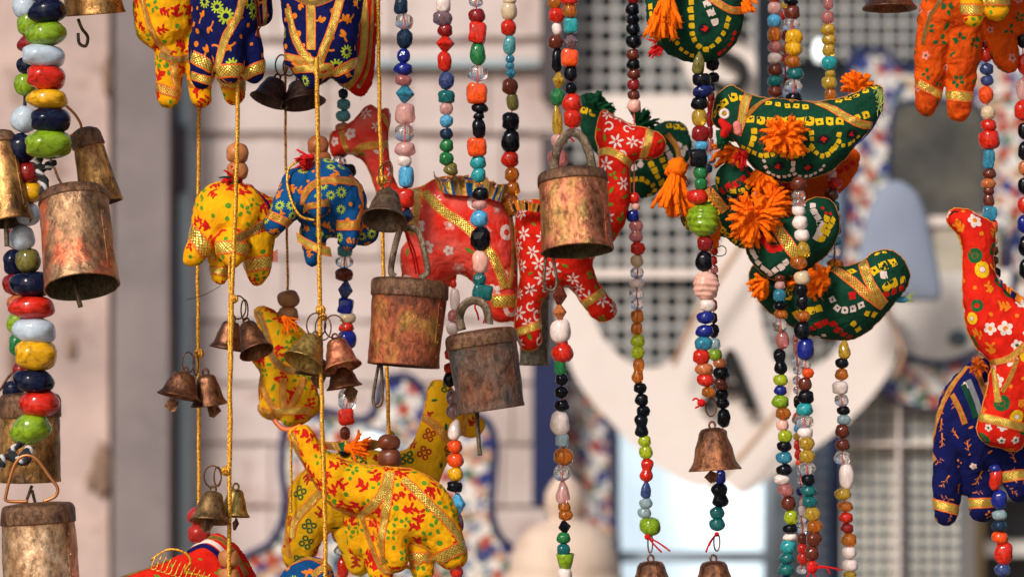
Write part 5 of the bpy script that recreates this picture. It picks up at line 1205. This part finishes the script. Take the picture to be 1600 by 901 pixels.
# --- flowered red camel facing right
A7 = [(935, 182), (944, 171), (960, 181), (990, 196), (1028, 206), (1040, 222), (1035, 240), (1015, 249), (994, 250), (985, 264), (985, 305), (978, 345), (960, 375), (935, 396), (926, 410), (932, 435), (945, 455), (960, 472), (963, 490), (948, 503), (929, 499), (913, 480), (893, 453), (878, 449), (860, 455), (846, 472), (845, 500), (846, 534), (832, 548), (815, 543), (804, 518), (806, 480), (812, 430), (806, 385), (806, 340), (822, 314), (850, 312), (900, 325), (932, 300), (936, 250), (931, 215)]
b = Body('stuffed_camel', 'red stuffed camel with white star flowers facing right, head beside the tin bell hoop', 'stuffed toy', .02, [('P', A7, .95)], [C_RED, I_WHT, I_GRN], G_TOY)
b.scatter([g_flower(1, 9), g_flower(1, 8), g_curl(1, 5), g_leaf(2, 5.5), g_leaf(2, 4.5), g_dots5(2, 2.4, 4)], 78, 15.5, 11, (.85, 1.15)); b.finish()
b.ribbon([(932, 240), (950, 236), (968, 243), (985, 257)], 13, RIB2); b.ribbon([(1016, 204), (1012, 222), (1004, 246)], 14, RIB2)
b.band((806, 520), (848, 505), 14, RIB2); b.band((908, 478), (942, 456), 14, RIB2); b.piping(A7, 1.2, PIPE)
ruffle(b.root, [(800, 330), (815, 328), (830, 330), (845, 332)], 18, .0, [RIB, I_BLK, I_ORG, RIBD], 'saddle_ruffle')
# --- green flecked yellow animal
A8 = [(398, 484), (412, 478), (432, 488), (462, 505), (486, 535), (482, 572), (494, 600), (500, 638), (482, 655), (460, 668), (440, 658), (424, 655), (411, 650), (404, 615), (406, 580), (393, 562), (391, 545), (408, 528), (402, 508)]
b = Body('stuffed_camel', 'yellow-green stuffed camel with crossed gold ribbons, behind the central bell cluster', 'stuffed toy', .03,
         [('P', A8, .95), leg((425, 610, -10, 20), (418, 640, -14, 14)), leg((455, 610, -10, 22), (452, 650, -14, 15))], [C_YEL2, I_RED, I_GRN], G_TOY)
b.scatter([g_splash(1, 8), g_dots5(2, 2.4, 5), g_leaf(2, 5)], 50, 14, 12); b.finish()
b.ribbon([(402, 486), (416, 520), (425, 555), (450, 578), (490, 572)], 13, RIBD); b.ribbon([(405, 575), (412, 610), (436, 650)], 11, RIB); b.ribbon([(443, 590), (442, 620), (446, 645)], 12, RIB); b.ribbon([(476, 590), (462, 620), (448, 645)], 11, RIB)
b.band((430, 642), (486, 640), 14, RIB2); b.band((398, 635), (428, 648), 10, RIB); b.piping(A8, 1.3, PIPE)
mb = MB(); mb.tube([P3(p, .01) for p in crom([(428, 655, 0), (440, 668, -8), (455, 670, -14), (470, 664, -18)], 6)], 4*S, 8, 0, False, .3); mb.build('ribbon_tail', RIBD, b.root)
tassel(b.root, (445, 498), .008, 8, 30, -40, 30, Y_ORG, 1.4, .5, 'mane_fringe', -.3, 5)
# --- mustard camel behind (long neck right)
A10 = [(450, 790), (452, 762), (470, 738), (505, 712), (560, 700), (618, 708), (645, 690), (660, 650), (668, 612), (674, 596), (690, 593), (706, 606), (735, 640), (755, 656), (753, 676), (738, 683), (714, 682), (704, 705), (690, 742), (668, 785), (630, 820), (560, 832), (520, 828), (500, 850), (488, 876), (468, 889), (448, 884), (441, 866), (446, 830)]
b = Body('stuffed_camel', 'mustard stuffed camel with green clovers, neck rising right toward the iron bell', 'stuffed toy', .045,
         [('P', A10, .85), leg((590, 820, 8, 30), (600, 880, 8, 22)), leg((545, 830, 0, 24), (560, 880, 0, 20))], [C_YEL2, I_DGRN, I_DRED], G_TOY)
b.scatter([g_clover(1, 9), g_clover(2, 8), g_splash(2, 8), g_leaf(1, 6)], 60, 22, 13); b.finish()
b.ribbon([(660, 650), (680, 664), (704, 690)], 13, RIB); b.ribbon([(512, 752), (490, 780), (462, 812), (456, 840)], 13, RIB2); b.ribbon([(449, 775), (447, 820), (452, 870)], 9, RIB); b.ribbon([(728, 642), (726, 660), (722, 680)], 9, RIB); b.piping(A10, 1.4, PIPE)
# --- front yellow elephant with raised trunk
A9 = [(450, 682), (456, 669), (476, 664), (490, 674), (506, 698), (530, 714), (565, 724), (605, 728), (652, 735), (690, 758), (712, 790), (722, 830), (730, 868), (722, 884), (700, 890), (684, 878), (668, 856), (640, 846), (636, 882), (622, 894), (606, 888), (598, 860), (594, 830), (575, 806), (545, 802), (515, 788), (490, 752), (466, 712)]
b = Body('stuffed_elephant', 'bright yellow stuffed elephant with red flecks and raised trunk, nearest at the bottom centre', 'stuffed toy', -.012,
         [('P', A9, .95), leg((575, 790, 12, 30), (590, 860, 12, 24), (596, 905, 10, 18)), leg((655, 840, 14, 26), (660, 892, 12, 18)), leg((612, 830, -12, 26), (620, 872, -16, 18)), leg((560, 800, 20, 26), (562, 850, 20, 20))], M_YEL, G_TOY)
yel_print(b, 110, 14, 14); b.finish()
b.ribbon([(456, 676), (470, 715), (494, 758), (520, 790), (560, 804)], 12, RIB); b.ribbon([(608, 738), (598, 768), (582, 790), (560, 806)], 15, RIB2)
b.ribbon([(610, 738), (604, 790), (596, 840), (600, 880)], 15, RIB2); b.ribbon([(630, 748), (668, 784), (704, 820), (722, 850)], 15, RIB2); b.ribbon([(566, 808), (580, 850), (600, 892), (640, 888), (672, 860)], 8, RIB)
b.band((676, 876), (724, 852), 22, RIB2); b.band((640, 868), (680, 872), 16, RIB2); b.piping(A9, 1.3, PIPE)
tassel(b.root, (545, 700), .0, 14, 40, 20, 30, Y_ORG, 2.4, .2, 'saddle_tuft', -.3, 7)
ruffle(b.root, [(500, 700), (530, 704), (560, 706), (590, 700), (604, 690)], 20, .01, [RIB, I_RED, RIBD, RIB, I_DGRN, RIB2, I_ORG], 'saddle_ruffle', 5, 7)
ruffle(b.root, [(628, 744), (645, 752), (665, 760)], 12, -.016, [C_NAVY, I_WHT, C_BLUE, I_RED], 'saddle_patch', 1.5, 3)
# --- lower red camel
A11 = [(150, 930), (190, 900), (235, 884), (285, 864), (315, 842), (335, 832), (358, 840), (380, 862), (398, 892), (410, 930), (400, 990), (180, 990)]
b = Body('stuffed_camel', 'red stuffed camel with striped blanket at the bottom left, below the old brass bells', 'stuffed toy', .0, [('P', A11, .7)], [C_RED, I_GRN, I_WHT], G_TOY)
b.scatter([g_leaf(1, 6), g_dots5(1, 2.4, 5), g_leaf(1, 4)], 30, 22, 15); b.finish()
b.ribbon([(190, 902), (235, 886), (270, 872)], 9, RIBD); b.ribbon([(293, 862), (318, 852), (340, 865), (352, 890)], 8, C_NAVY, 'blanket_stripe'); b.ribbon([(300, 854), (325, 845), (348, 860), (360, 885)], 7, I_WHT, 'blanket_stripe'); b.ribbon([(320, 840), (345, 842), (368, 866), (385, 898)], 9, RIBD, 'blanket_stripe')
mb = MB()
for i in range(12):
    x, y_ = 240+i*7.5, 872+i*2.2+(i*i)*.06
    mb.tube([P3(p, -.03) for p in crom([(x+6, y_-8, 0), (x-1, y_+6, -4), (x-3, y_+16, -5), (x+4, y_+15, -6), (x+9, y_+2, -3)], 5)], 1.05*S, 5)
mb.tube([P3(p, -.03) for p in crom([(236, 874, 0), (262, 858, -4), (288, 862, -4), (298, 876, -4), (290, 892, -2), (320, 900, 0), (345, 912, 0)], 6)], 2*S, 6)
mb.build('gold_fringe', cordmat(), b.root)
# --- small blue animal at the bottom
b = Body('stuffed_elephant', 'blue stuffed elephant just poking up at the bottom edge', 'stuffed toy', -.03, [('P', [(432, 925), (440, 896), (460, 877), (490, 868), (512, 876), (524, 905), (522, 950), (440, 950)], .8)], [C_BLUE, I_ORG, I_LIME], G_TOY)
b.scatter([g_splash(1, 7), g_dot(1, 3), g_daisy(2, 7)], 18, 18, 16); b.finish(); b.ribbon([(452, 884), (480, 872), (506, 880)], 7, RIB); b.ribbon([(488, 900), (505, 886), (520, 888)], 11, RIB2)
# --- orange camel top right
b = Body('stuffed_camel', 'orange stuffed camel with green leaf print, legs hanging in at the top right', 'stuffed toy', .03,
         [leg((1500, -40, 0, 60), (1490, 10, 0, 48)), leg((1475, 20, 0, 40), (1458, 80, 0, 29), (1450, 150, 0, 21), (1447, 164, 0, 18)), leg((1505, 50, 0, 36), (1502, 110, 0, 25), (1498, 172, 0, 19)), leg((1555, 40, 6, 30), (1568, 75, 4, 24), (1574, 94, 2, 20)), leg((1580, -40, 10, 45), (1590, 20, 10, 40))], [C_ORG, I_DGRN, I_RED, I_PNK], G_TOY, wr=3.4)
b.scatter([g_branch(2, 9), g_leaf(1, 6), g_dots5(1, 2.6, 5), g_petal(3, 1, 5)], 40, 19, 17); b.finish()
b.band((1436, 130), (1468, 148), 14, RIB2); b.band((1478, 148), (1520, 152), 18, RIB2); b.ribbon([(1476, -10), (1452, 30), (1442, 70)], 8, RIBD)
b = Body('stuffed_camel', 'pair of small yellow stuffed feet with gold bands in front of the orange camel', 'stuffed toy', -.01,
         [leg((1520, -50, 0, 24), (1519, 10, 0, 19), (1520, 26, 0, 17)), leg((1558, -50, 0, 24), (1557, 5, 0, 21), (1557, 14, 0, 20)), leg((1515, -60, 6, 30), (1570, -60, 6, 30))], M_YEL, G_TOY)
yel_print(b, 16, 15, 18); b.finish(); b.band((1500, 14), (1540, 16), 18, RIB2); b.band((1536, 0), (1580, 0), 18, RIB2)
# --- red camel right
A20 = [(1480, 346), (1481, 332), (1494, 325), (1516, 328), (1545, 345), (1556, 365), (1553, 410), (1562, 440), (1585, 458), (1615, 466), (1660, 470), (1660, 590), (1625, 620), (1600, 690), (1588, 705), (1565, 700), (1536, 690), (1526, 668), (1536, 630), (1545, 590), (1547, 566), (1526, 545), (1510, 512), (1504, 460), (1504, 400), (1498, 372)]
b = Body('stuffed_camel', 'scarlet stuffed camel with green ring flowers, long neck up, at the right edge', 'stuffed toy', .005, [('P', A20, .95)], [C_RED, I_WHT, I_DGRN, I_YEL, I_ORG], G_TOY)
b.scatter([g_ring(2, 6, 2), g_petal(1, 4, 8), g_ring(2, 6), g_splash(4, 8), g_dot(4, 2.5), g_ring(3, 6, 1), g_petal(1, 2, 6)], 60, 18, 19); b.finish()
b.ribbon([(1548, 566), (1575, 560), (1600, 540), (1620, 520)], 11, RIB); b.ribbon([(1552, 575), (1556, 600), (1560, 628)], 12, RIB2); b.ribbon([(1590, 560), (1578, 590), (1566, 612)], 8, RIB); b.band((1530, 650), (1612, 670), 15, RIB2); b.piping(A20, 1.3, PIPE)
ruffle(b.root, [(1552, 420), (1562, 440), (1580, 462), (1606, 484)], 12, -.005, [I_ORG, C_NAVY, I_ORG, I_WHT, C_BLUE, I_RED], 'saddle_ruffle', 4, 9); 
mb = MB(); mb.tube([P3(p, -.004) for p in crom([(1484, 336, -8), (1490, 331, -12), (1497, 331, -12)], 5)], 1.4*S, 5); mb.build('stitched_eye', I_BLK, b.root)
# --- navy elephant right bottom
A21 = [(1462, 650), (1472, 612), (1494, 584), (1524, 562), (1570, 556), (1640, 590), (1660, 700), (1620, 760), (1590, 780), (1560, 740), (1540, 736), (1534, 770), (1500, 770), (1490, 720), (1470, 720), (1458, 690)]
b = Body('stuffed_elephant', 'navy stuffed elephant with small white flowers, behind the scarlet camel', 'stuffed toy', .035,
         [('P', A21, .9), leg((1485, 690, -8, 26), (1480, 760, -8, 24), (1478, 802, -8, 19)), leg((1535, 730, 4, 26), (1535, 795, 4, 21)), leg((1575, 710, -14, 26), (1590, 755, -16, 22), (1592, 766, -16, 19))], [C_NAVY, I_ORG, I_WHT, I_PNK], G_TOY)
b.scatter([g_branch(1, 8), g_branch(1, 7), g_leaf(1, 4), g_petal(2, 3, 5), g_dots5(1, 1.6, 4), g_branch(1, 7)], 60, 19, 20); b.finish()
b.ribbon([(1512, 572), (1486, 606), (1466, 650), (1458, 700), (1462, 720)], 10, RIB); b.band((1455, 785), (1502, 798), 17, RIB2); b.band((1514, 786), (1558, 784), 17, RIB2); b.band((1565, 745), (1612, 738), 18, RIB2)
for i, (dx, m) in enumerate(((0, RIB), (9, C_NAVY), (17, C_GRN), (25, fabric('cloth_grey_stripe', (.18,.18,.2))), (32, C_NAVY), (39, RIBD))):
    b.ribbon([(1488+dx, 616-dx*.9), (1500+dx, 640-dx*.7), (1508+dx, 662-dx*.6)], 9, m, 'blanket_stripe')
tassel(b.root, (1528, 572), .01, 16, 18, 90, 180, yarn('gold_red_yarn', (.6, .12, .01)), 2.2, .0, 'rosette', -.6, 9)

# ------------------------------------------------------------------ green patchwork birds
MG = [C_GRN, I_YEL, I_BLK, I_RED, I_WHT]
SQ = g_sq(1, 5.8, 2); SY = g_sq(1, 4.3); SW = g_sq(4, 3.7); SR = g_sq(3, 5); SRK = g_sq(3, 5.4, 3)
DIA = lambda r: [(ell(0, 0, 11, 8.5), 2), ([(-6, 0), (0, -5.5), (6, 0), (0, 5.5)], 3)]
G_BIRD = 'green patchwork stuffed birds'
def circ(cx, cy, rx, ry, a0=0, a1=360, n=12): return [(cx+rx*math.cos(math.radians(a0+(a1-a0)*i/n)), cy-ry*math.sin(math.radians(a0+(a1-a0)*i/n))) for i in range(n+1)]
# top bird
b = Body('stuffed_bird', 'round green stuffed bird cut by the top edge with a hanging orange yarn tassel', 'stuffed toy', .0, [('P', [(1011, -40), (1010, 20), (1020, 60), (1046, 86), (1078, 98), (1110, 97), (1140, 80), (1158, 50), (1163, 5), (1155, -50), (1080, -70)], .85)], MG, G_BIRD)
b.row([(1081, -8), (1080, 25), (1083, 55), (1095, 75), (1115, 72), (1132, 48), (1140, 20)], 11, SY); b.row([(1052, 60), (1066, 78), (1085, 90)], 10, SY, .8); b.row([(1016, 10), (1018, 35)], 10, SY)
b.row([(1125, 84), (1140, 70), (1152, 45)], 9, SRK, .7); b.row([(1105, 5), (1112, 22), (1118, 36)], 15, g_sq(4, 6)); h, n = b.hit(1101, 45); b.stamp(h, n, DIA(random), .2, 1.0); b.finish()
b.ribbon([(1098, -12), (1120, 4), (1142, 16), (1164, 16)], 12, RIB); tassel(b.root, (1042, -18), -.028, 30, 84, -92, 13, Y_ORG, 3.6, .9, 'yarn_tassel', -.3, 11); tassel(b.root, (1164, 2), -.01, 8, 22, -60, 40, Y_ORG, 3, .5, 'yarn_bud', -.3, 12)
tassel(b.root, (1035, 72), .0, 8, 26, 200, 30, Y_RED, 2, .4, 'red_thread_tuft', -.3, 13)
# main bird
A14 = [(1113, 172), (1120, 148), (1141, 133), (1160, 142), (1188, 152), (1225, 155), (1262, 158), (1300, 156), (1335, 146), (1358, 133), (1375, 134), (1381, 150), (1377, 175), (1362, 200), (1342, 222), (1322, 246), (1300, 265), (1270, 279), (1236, 284), (1205, 279), (1180, 263), (1160, 240), (1148, 220), (1128, 206), (1114, 192)]
b = Body('stuffed_bird', 'large green stuffed bird with an orange yarn flower and upturned tail', 'stuffed toy', .0, [('P', A14, .8)], MG, G_BIRD)
b.row([(1122, 172), (1135, 158), (1152, 152), (1165, 156)], 15, SQ, 1.1); b.row([(1116, 178), (1128, 165), (1130, 180)], 13, SQ); b.row([(1172, 186), (1205, 190), (1240, 190), (1270, 190), (1300, 190), (1325, 190)], 14.5, SQ, 1.15); b.row([(1200, 162), (1240, 166), (1262, 166)], 14, SQ, .85); b.row([(1310, 158), (1332, 152), (1350, 142), (1368, 135)], 14, SQ, .9); b.row([(1340, 185), (1355, 178), (1362, 170)], 14, SQ)
b.row([(1178, 205), (1178, 218), (1172, 228)], 10, SY); b.row([(1162, 230), (1180, 240), (1200, 243), (1215, 236)], 9, SY, .9); b.row([(1215, 236), (1232, 244), (1255, 240), (1268, 226), (1268, 206)], 9.5, SY, .9); b.row([(1268, 232), (1285, 244), (1300, 235), (1310, 220), (1311, 203)], 9, SY, .9); b.row([(1318, 228), (1330, 224), (1342, 212)], 8, SY, .8)
b.row([(1195, 252), (1200, 268), (1222, 277), (1236, 270), (1240, 255)], 8, SW, .85); b.row([(1240, 255), (1243, 272), (1262, 275), (1280, 268), (1290, 254)], 8, SW, .85)
for x, y_ in ((1216, 260), (1262, 262), (1287, 218), (1331, 210)): h, n = b.hit(x, y_); b.stamp(h, n, DIA(random), .2, .95)
b.finish()
b.ribbon([(1170, 146), (1163, 165), (1160, 185), (1152, 210)], 14, RIB2); b.ribbon([(1166, 182), (1190, 160), (1215, 154), (1240, 160)], 7, RIB); b.ribbon([(1254, 158), (1290, 165), (1320, 182), (1345, 194), (1362, 196)], 13, RIB2); b.piping(A14, 1.1, PIPE)
tassel(b.root, (1228, 214), -.024, 44, 42, 90, 180, Y_ORG, 3.6, .35, 'yarn_flower', -.55, 14); tassel(b.root, (1340, 140), .004, 22, 34, 100, 75, Y_ORG, 3.4, .1, 'yarn_tail_tuft', -.4, 15)
mb = MB(); rr = random.Random(3)
for i in range(26):
    x, y_ = 1376+rr.uniform(-6, 2), 140+rr.uniform(0, 30); mb.tube([P3(p, .0) for p in crom([(x, y_, -12), (x+rr.uniform(-12, 8), y_+rr.uniform(-8, 8), -16), (x+rr.uniform(-16, 10), y_+rr.uniform(2, 16), -14)], 4)], .7*S, 4)
mb.build('beak_threads', plain('pale_green_thread', (.35, .42, .1), .8), b.root)
mb = MB(); mb.tube([P3(p, .0) for p in crom([(1378, 172, -6), (1362, 202, -6), (1340, 224, -12), (1312, 240, -16), (1296, 262, -12)], 6)], 1.2*S, 5); mb.build('loose_blue_thread', plain('blue_thread', (.02, .03, .22), .8), b.root)
# small doll charm at bird head
ch = thing('charm', P(1130, 180, -.03), 'tiny white ring and red cloth charm hanging at the head of the large green bird', 'charm')
mb = MB(); mb.tube([P3((1132+math.cos(t)*6, 178+math.sin(t)*6), -.032) for t in [2*math.pi*i/16 for i in range(16)]], 2.6*S, 8, 0, True); mb.build('white_ring', I_WHT, ch)
V, F = chain([(1128, 190, 0, 6), (1136, 200, 0, 8), (1131, 210, 0, 6)]); mb = MB(); mb.add([P3((v[0], v[2], v[1]), -.03) for v in V], F); mb.build('red_cloth', I_RED, ch)
V, F = chain([(1152, 196, 0, 7), (1153, 206, 0, 6)]); mb = MB(); mb.add([P3((v[0], v[2], v[1]), -.03) for v in V], F); mb.build('pink_cloth', I_PNK, ch)
tassel(ch, (1124, 208), -.02, 12, 26, -50, 30, Y_GRN, 3, .5, 'green_yarn_tuft', -.3, 16)
# bird behind the red head
b = Body('stuffed_bird', 'dark green stuffed bird behind the flowered red camel head, with green yarn comb', 'stuffed toy', .075,
         [('P', [(988, 235), (1008, 205), (1032, 192), (1056, 188), (1074, 200), (1082, 228), (1074, 255), (1052, 270), (1036, 294), (1012, 309), (985, 308), (960, 292), (955, 260)], .8), ('P', [(902, 160), (915, 146), (945, 152), (965, 190), (980, 230), (965, 270), (930, 240), (908, 205)], .6)], MG, G_BIRD)
b.row([(1046, 196), (1068, 198)], 11, SQ, .9); b.row([(1062, 226), (1070, 232), (1066, 242)], 9, g_sq(4, 5)); b.row([(1040, 232), (1050, 250)], 9, g_sq(4, 4.5)); b.row([(1012, 246), (1022, 264), (1030, 280), (1038, 292)], 10, g_sq(1, 5)); b.row([(1030, 240), (1038, 256), (1046, 270)], 10, g_sq(1, 5))
b.row([(985, 282), (1002, 280), (1018, 288), (1022, 300), (1008, 305)], 9, SY, .9); b.row([(990, 262), (1002, 256), (1000, 246)], 11, g_sq(4, 5)); b.row([(912, 172), (932, 176)], 13, SQ); b.finish()
b.ribbon([(1042, 210), (1056, 228), (1060, 248), (1056, 266)], 9, RIB)
tassel(b.root, (930, 172), .05, 26, 34, 55, 75, Y_GRN, 3, .1, 'green_yarn_comb', -.3, 17); tassel(b.root, (1000, 196), .05, 22, 32, 40, 100, Y_GRN, 3, .2, 'green_yarn_comb', -.3, 18)
tassel(b.root, (1058, 262), .0, 22, 84, -95, 18, Y_ORG, 3.8, .5, 'yarn_tassel', -.2, 19); tassel(b.root, (1046, 268), .005, 10, 40, -50, 30, Y_ORG, 3.4, .5, 'yarn_tassel', -.2, 20)
# orange underside bird, behind
b = Body('stuffed_bird', 'orange stuffed bird with dark red squares tucked beneath the large green bird', 'stuffed toy', .045,
         [('P', [(1195, 280), (1240, 272), (1290, 272), (1318, 245), (1334, 229), (1344, 244), (1338, 272), (1318, 298), (1285, 318), (1245, 345), (1200, 350), (1185, 310)], .7), ('P', [(1150, 262), (1170, 250), (1200, 270), (1215, 300), (1200, 330), (1170, 330), (1150, 300)], .7)], [C_ORG, I_RED, I_DRED, I_WHT, I_PNK], G_BIRD)
b.row([(1306, 270), (1322, 262), (1336, 250)], 9, g_sq(1, 4.6)); b.row([(1216, 290), (1240, 292), (1262, 300)], 16, g_ring(1, 6)); b.row([(1222, 315), (1240, 320), (1250, 310)], 14, g_ring(1, 6)); b.row([(1186, 285), (1196, 298), (1206, 310)], 12, g_sq(4, 3.5)); b.finish()
tassel(b.root, (1196, 262), .0, 22, 44, -110, 60, Y_ORG, 3.4, .5, 'yarn_tuft', -.3, 41); tassel(b.root, (1120, 352), .0, 16, 40, 200, 70, Y_ORG, 3.4, .4, 'yarn_tuft', -.3, 42); tassel(b.root, (1206, 320), -.004, 18, 40, 60, 90, Y_ORG, 3.4, .4, 'yarn_tuft', -.3, 43)
tassel(b.root, (1150, 238), .01, 24, 44, 200, 60, Y_ORG, 3.4, .5, 'yarn_tuft', -.3, 21)
# middle-left bird (under lime bead)
b = Body('stuffed_bird', 'green stuffed bird with red and yellow patch head, right of the lime melon bead', 'stuffed toy', .02,
         [('P', [(1062, 340), (1072, 318), (1098, 296), (1130, 285), (1165, 300), (1200, 330), (1215, 375), (1195, 395), (1160, 388), (1130, 372), (1100, 372), (1074, 360)], .7), leg((1148, 282, -28, 31), (1152, 284, -34, 30))], MG, G_BIRD)
b.row([(1122, 282), (1120, 295)], 11, g_sq(1, 5)); b.row([(1128, 298), (1145, 290), (1158, 283), (1172, 272)], 12, g_sq(3, 6)); b.row([(1146, 298), (1162, 297), (1174, 287)], 12, g_sq(1, 5)); b.row([(1140, 308), (1155, 312), (1170, 306)], 9, SW); b.row([(1156, 306), (1168, 302)], 9, SR, .8); b.row([(1070, 345), (1074, 358)], 11, SQ); b.row([(1128, 360), (1150, 378), (1180, 388)], 12, SQ, .9); b.row([(1108, 310), (1118, 322), (1122, 335)], 12, SQ, .8); b.finish()
b.ribbon([(1105, 296), (1118, 310), (1134, 330)], 15, RIB); tassel(b.root, (1162, 246), -.016, 16, 22, 190, 90, Y_RED, 1.6, .6, 'red_thread_tuft', -.6, 22)
tassel(b.root, (1180, 345), -.018, 44, 52, 120, 170, Y_ORG, 3.8, .55, 'yarn_flower', -.4, 23)
mb = MB(); mb.tube([P3(p, -.005) for p in crom([(1113, 395, 0), (1122, 400, 0), (1133, 397, 0), (1134, 388, 0), (1128, 384, 0), (1123, 386, 0)], 6)], .8*S, 5); mb.build('loose_green_thread', plain('green_thread', (.02, .08, .03), .8), b.root)
# right-middle bird
A17 = [(1165, 382), (1182, 352), (1210, 340), (1238, 336), (1262, 312), (1285, 308), (1305, 320), (1312, 345), (1308, 374), (1292, 398), (1272, 415), (1242, 435), (1210, 438), (1188, 425), (1170, 403)]
b = Body('stuffed_bird', 'deep green stuffed bird with white and yellow checks, head behind the two white round beads', 'stuffed toy', .0, [('P', A17, .9)], MG, G_BIRD)
b.row([(1270, 320), (1272, 332), (1280, 345), (1282, 360), (1272, 374)], 10, g_sq(4, 5.5)); b.row([(1302, 345), (1294, 358), (1284, 378)], 10, g_sq(1, 5)); b.row([(1292, 342), (1284, 362), (1278, 382)], 10, g_sq(1, 5)); b.row([(1286, 325), (1294, 335), (1300, 330)], 8, SR, .5)
b.row([(1176, 392), (1186, 412), (1200, 425)], 10, g_sq(4, 4.6)); b.row([(1202, 428), (1218, 418), (1232, 406)], 10, g_sq(4, 5)); b.row([(1196, 365), (1194, 380), (1206, 388), (1222, 386)], 10, SRK, 1.1); b.finish()
b.ribbon([(1204, 342), (1220, 365), (1236, 388), (1248, 402)], 20, RIB2); b.piping(A17, 1.0, PIPE)
tassel(b.root, (1258, 440), .005, 34, 40, 60, 100, Y_ORG, 3.6, .5, 'yarn_flower', -.5, 24)
# lowest bird
A18 = [(1171, 440), (1176, 414), (1200, 410), (1240, 428), (1285, 418), (1330, 414), (1352, 404), (1366, 393), (1388, 390), (1408, 400), (1421, 424), (1418, 448), (1402, 468), (1382, 492), (1358, 516), (1330, 530), (1300, 532), (1268, 524), (1238, 510), (1208, 492), (1184, 468)]
b = Body('stuffed_bird', 'lowest green stuffed bird with rounded head and gold ribbon collar', 'stuffed toy', .02, [('P', A18, 1.1)], MG, G_BIRD)
b.row([(1366, 422), (1384, 413), (1402, 408)], 15, SQ, 1.2); b.row([(1385, 448), (1400, 440), (1416, 436)], 13, g_sq(1, 6.5)); b.row([(1370, 396), (1386, 394)], 11, SY); b.row([(1300, 468), (1310, 482), (1328, 484), (1346, 476)], 13, g_sq(4, 5, 2)); b.row([(1268, 512), (1284, 505), (1300, 498)], 11, g_sq(3, 5.5)); b.row([(1302, 506), (1312, 518), (1330, 528)], 11, g_sq(3, 5.5))
b.row([(1244, 490), (1262, 486), (1282, 482)], 11, g_sq(1, 5.5)); b.row([(1216, 486), (1232, 496)], 10, g_sq(1, 5)); b.row([(1230, 462), (1234, 450), (1232, 440)], 12, SQ, 1.1); b.row([(1180, 438), (1190, 450), (1196, 462)], 12, SQ); b.row([(1334, 506), (1346, 518)], 10, g_sq(1, 5)); b.row([(1356, 490), (1366, 492)], 9, g_sq(1, 5)); b.row([(1278, 526), (1292, 522)], 9, g_sq(4, 4)); b.row([(1385, 460), (1400, 454), (1412, 448)], 12, SR, 1.1); b.row([(1318, 430), (1340, 420)], 13, SQ)
h, n = b.hit(1332, 462); b.stamp(h, n, g_sq(3, 5.5)(random), .1, 1.1); h, n = b.hit(1381, 429); b.stamp(h, n, g_sq(4, 6)(random), .1); b.finish()
b.ribbon([(1302, 420), (1330, 438), (1352, 458), (1380, 478)], 16, RIB); b.ribbon([(1348, 410), (1358, 440), (1382, 476)], 16, RIB2); b.piping(A18, 1.1, PIPE)
mb = MB(); iv, jf = ico(); mb.add([P3((1408+v[0]*14, 468+v[2]*5, v[1]*5-4), .02) for v in iv], jf); mb.build('beak', plain('beak_blue', (.04, .25, .35), .7), b.root)
mb = MB(); rr = random.Random(5)
for i in range(22): mb.tube([P3((1408, 468, -4), .02), P3((1416+rr.uniform(-4, 6), 466+rr.uniform(-5, 6), -6), .02), P3((1424+rr.uniform(-6, 6), 464+rr.uniform(-9, 8), -6), .02)], .5*S, 4)
mb.build('beak_threads', _mats['pale_green_thread'], b.root)
tassel(b.root, (1290, 440), -.012, 20, 42, 150, 60, Y_ORG, 3.6, .7, 'yarn_flower', -.4, 25)
tassel(b.root, (1196, 442), -.003, 14, 30, -150, 60, Y_ORG, 3.4, .5, 'yarn_tuft', -.4, 26)
# stray nylon thread
o = MB(); o.tube([P(a, q, -.01) for a, q in crom([(291, 468), (310, 464), (330, 455), (345, 446)], 6)], .5*S, 4); o = o.build('loose_thread', THK, None); tag(o, 'fine dark loose thread sticking out below the yellow elephant foot', 'thread')
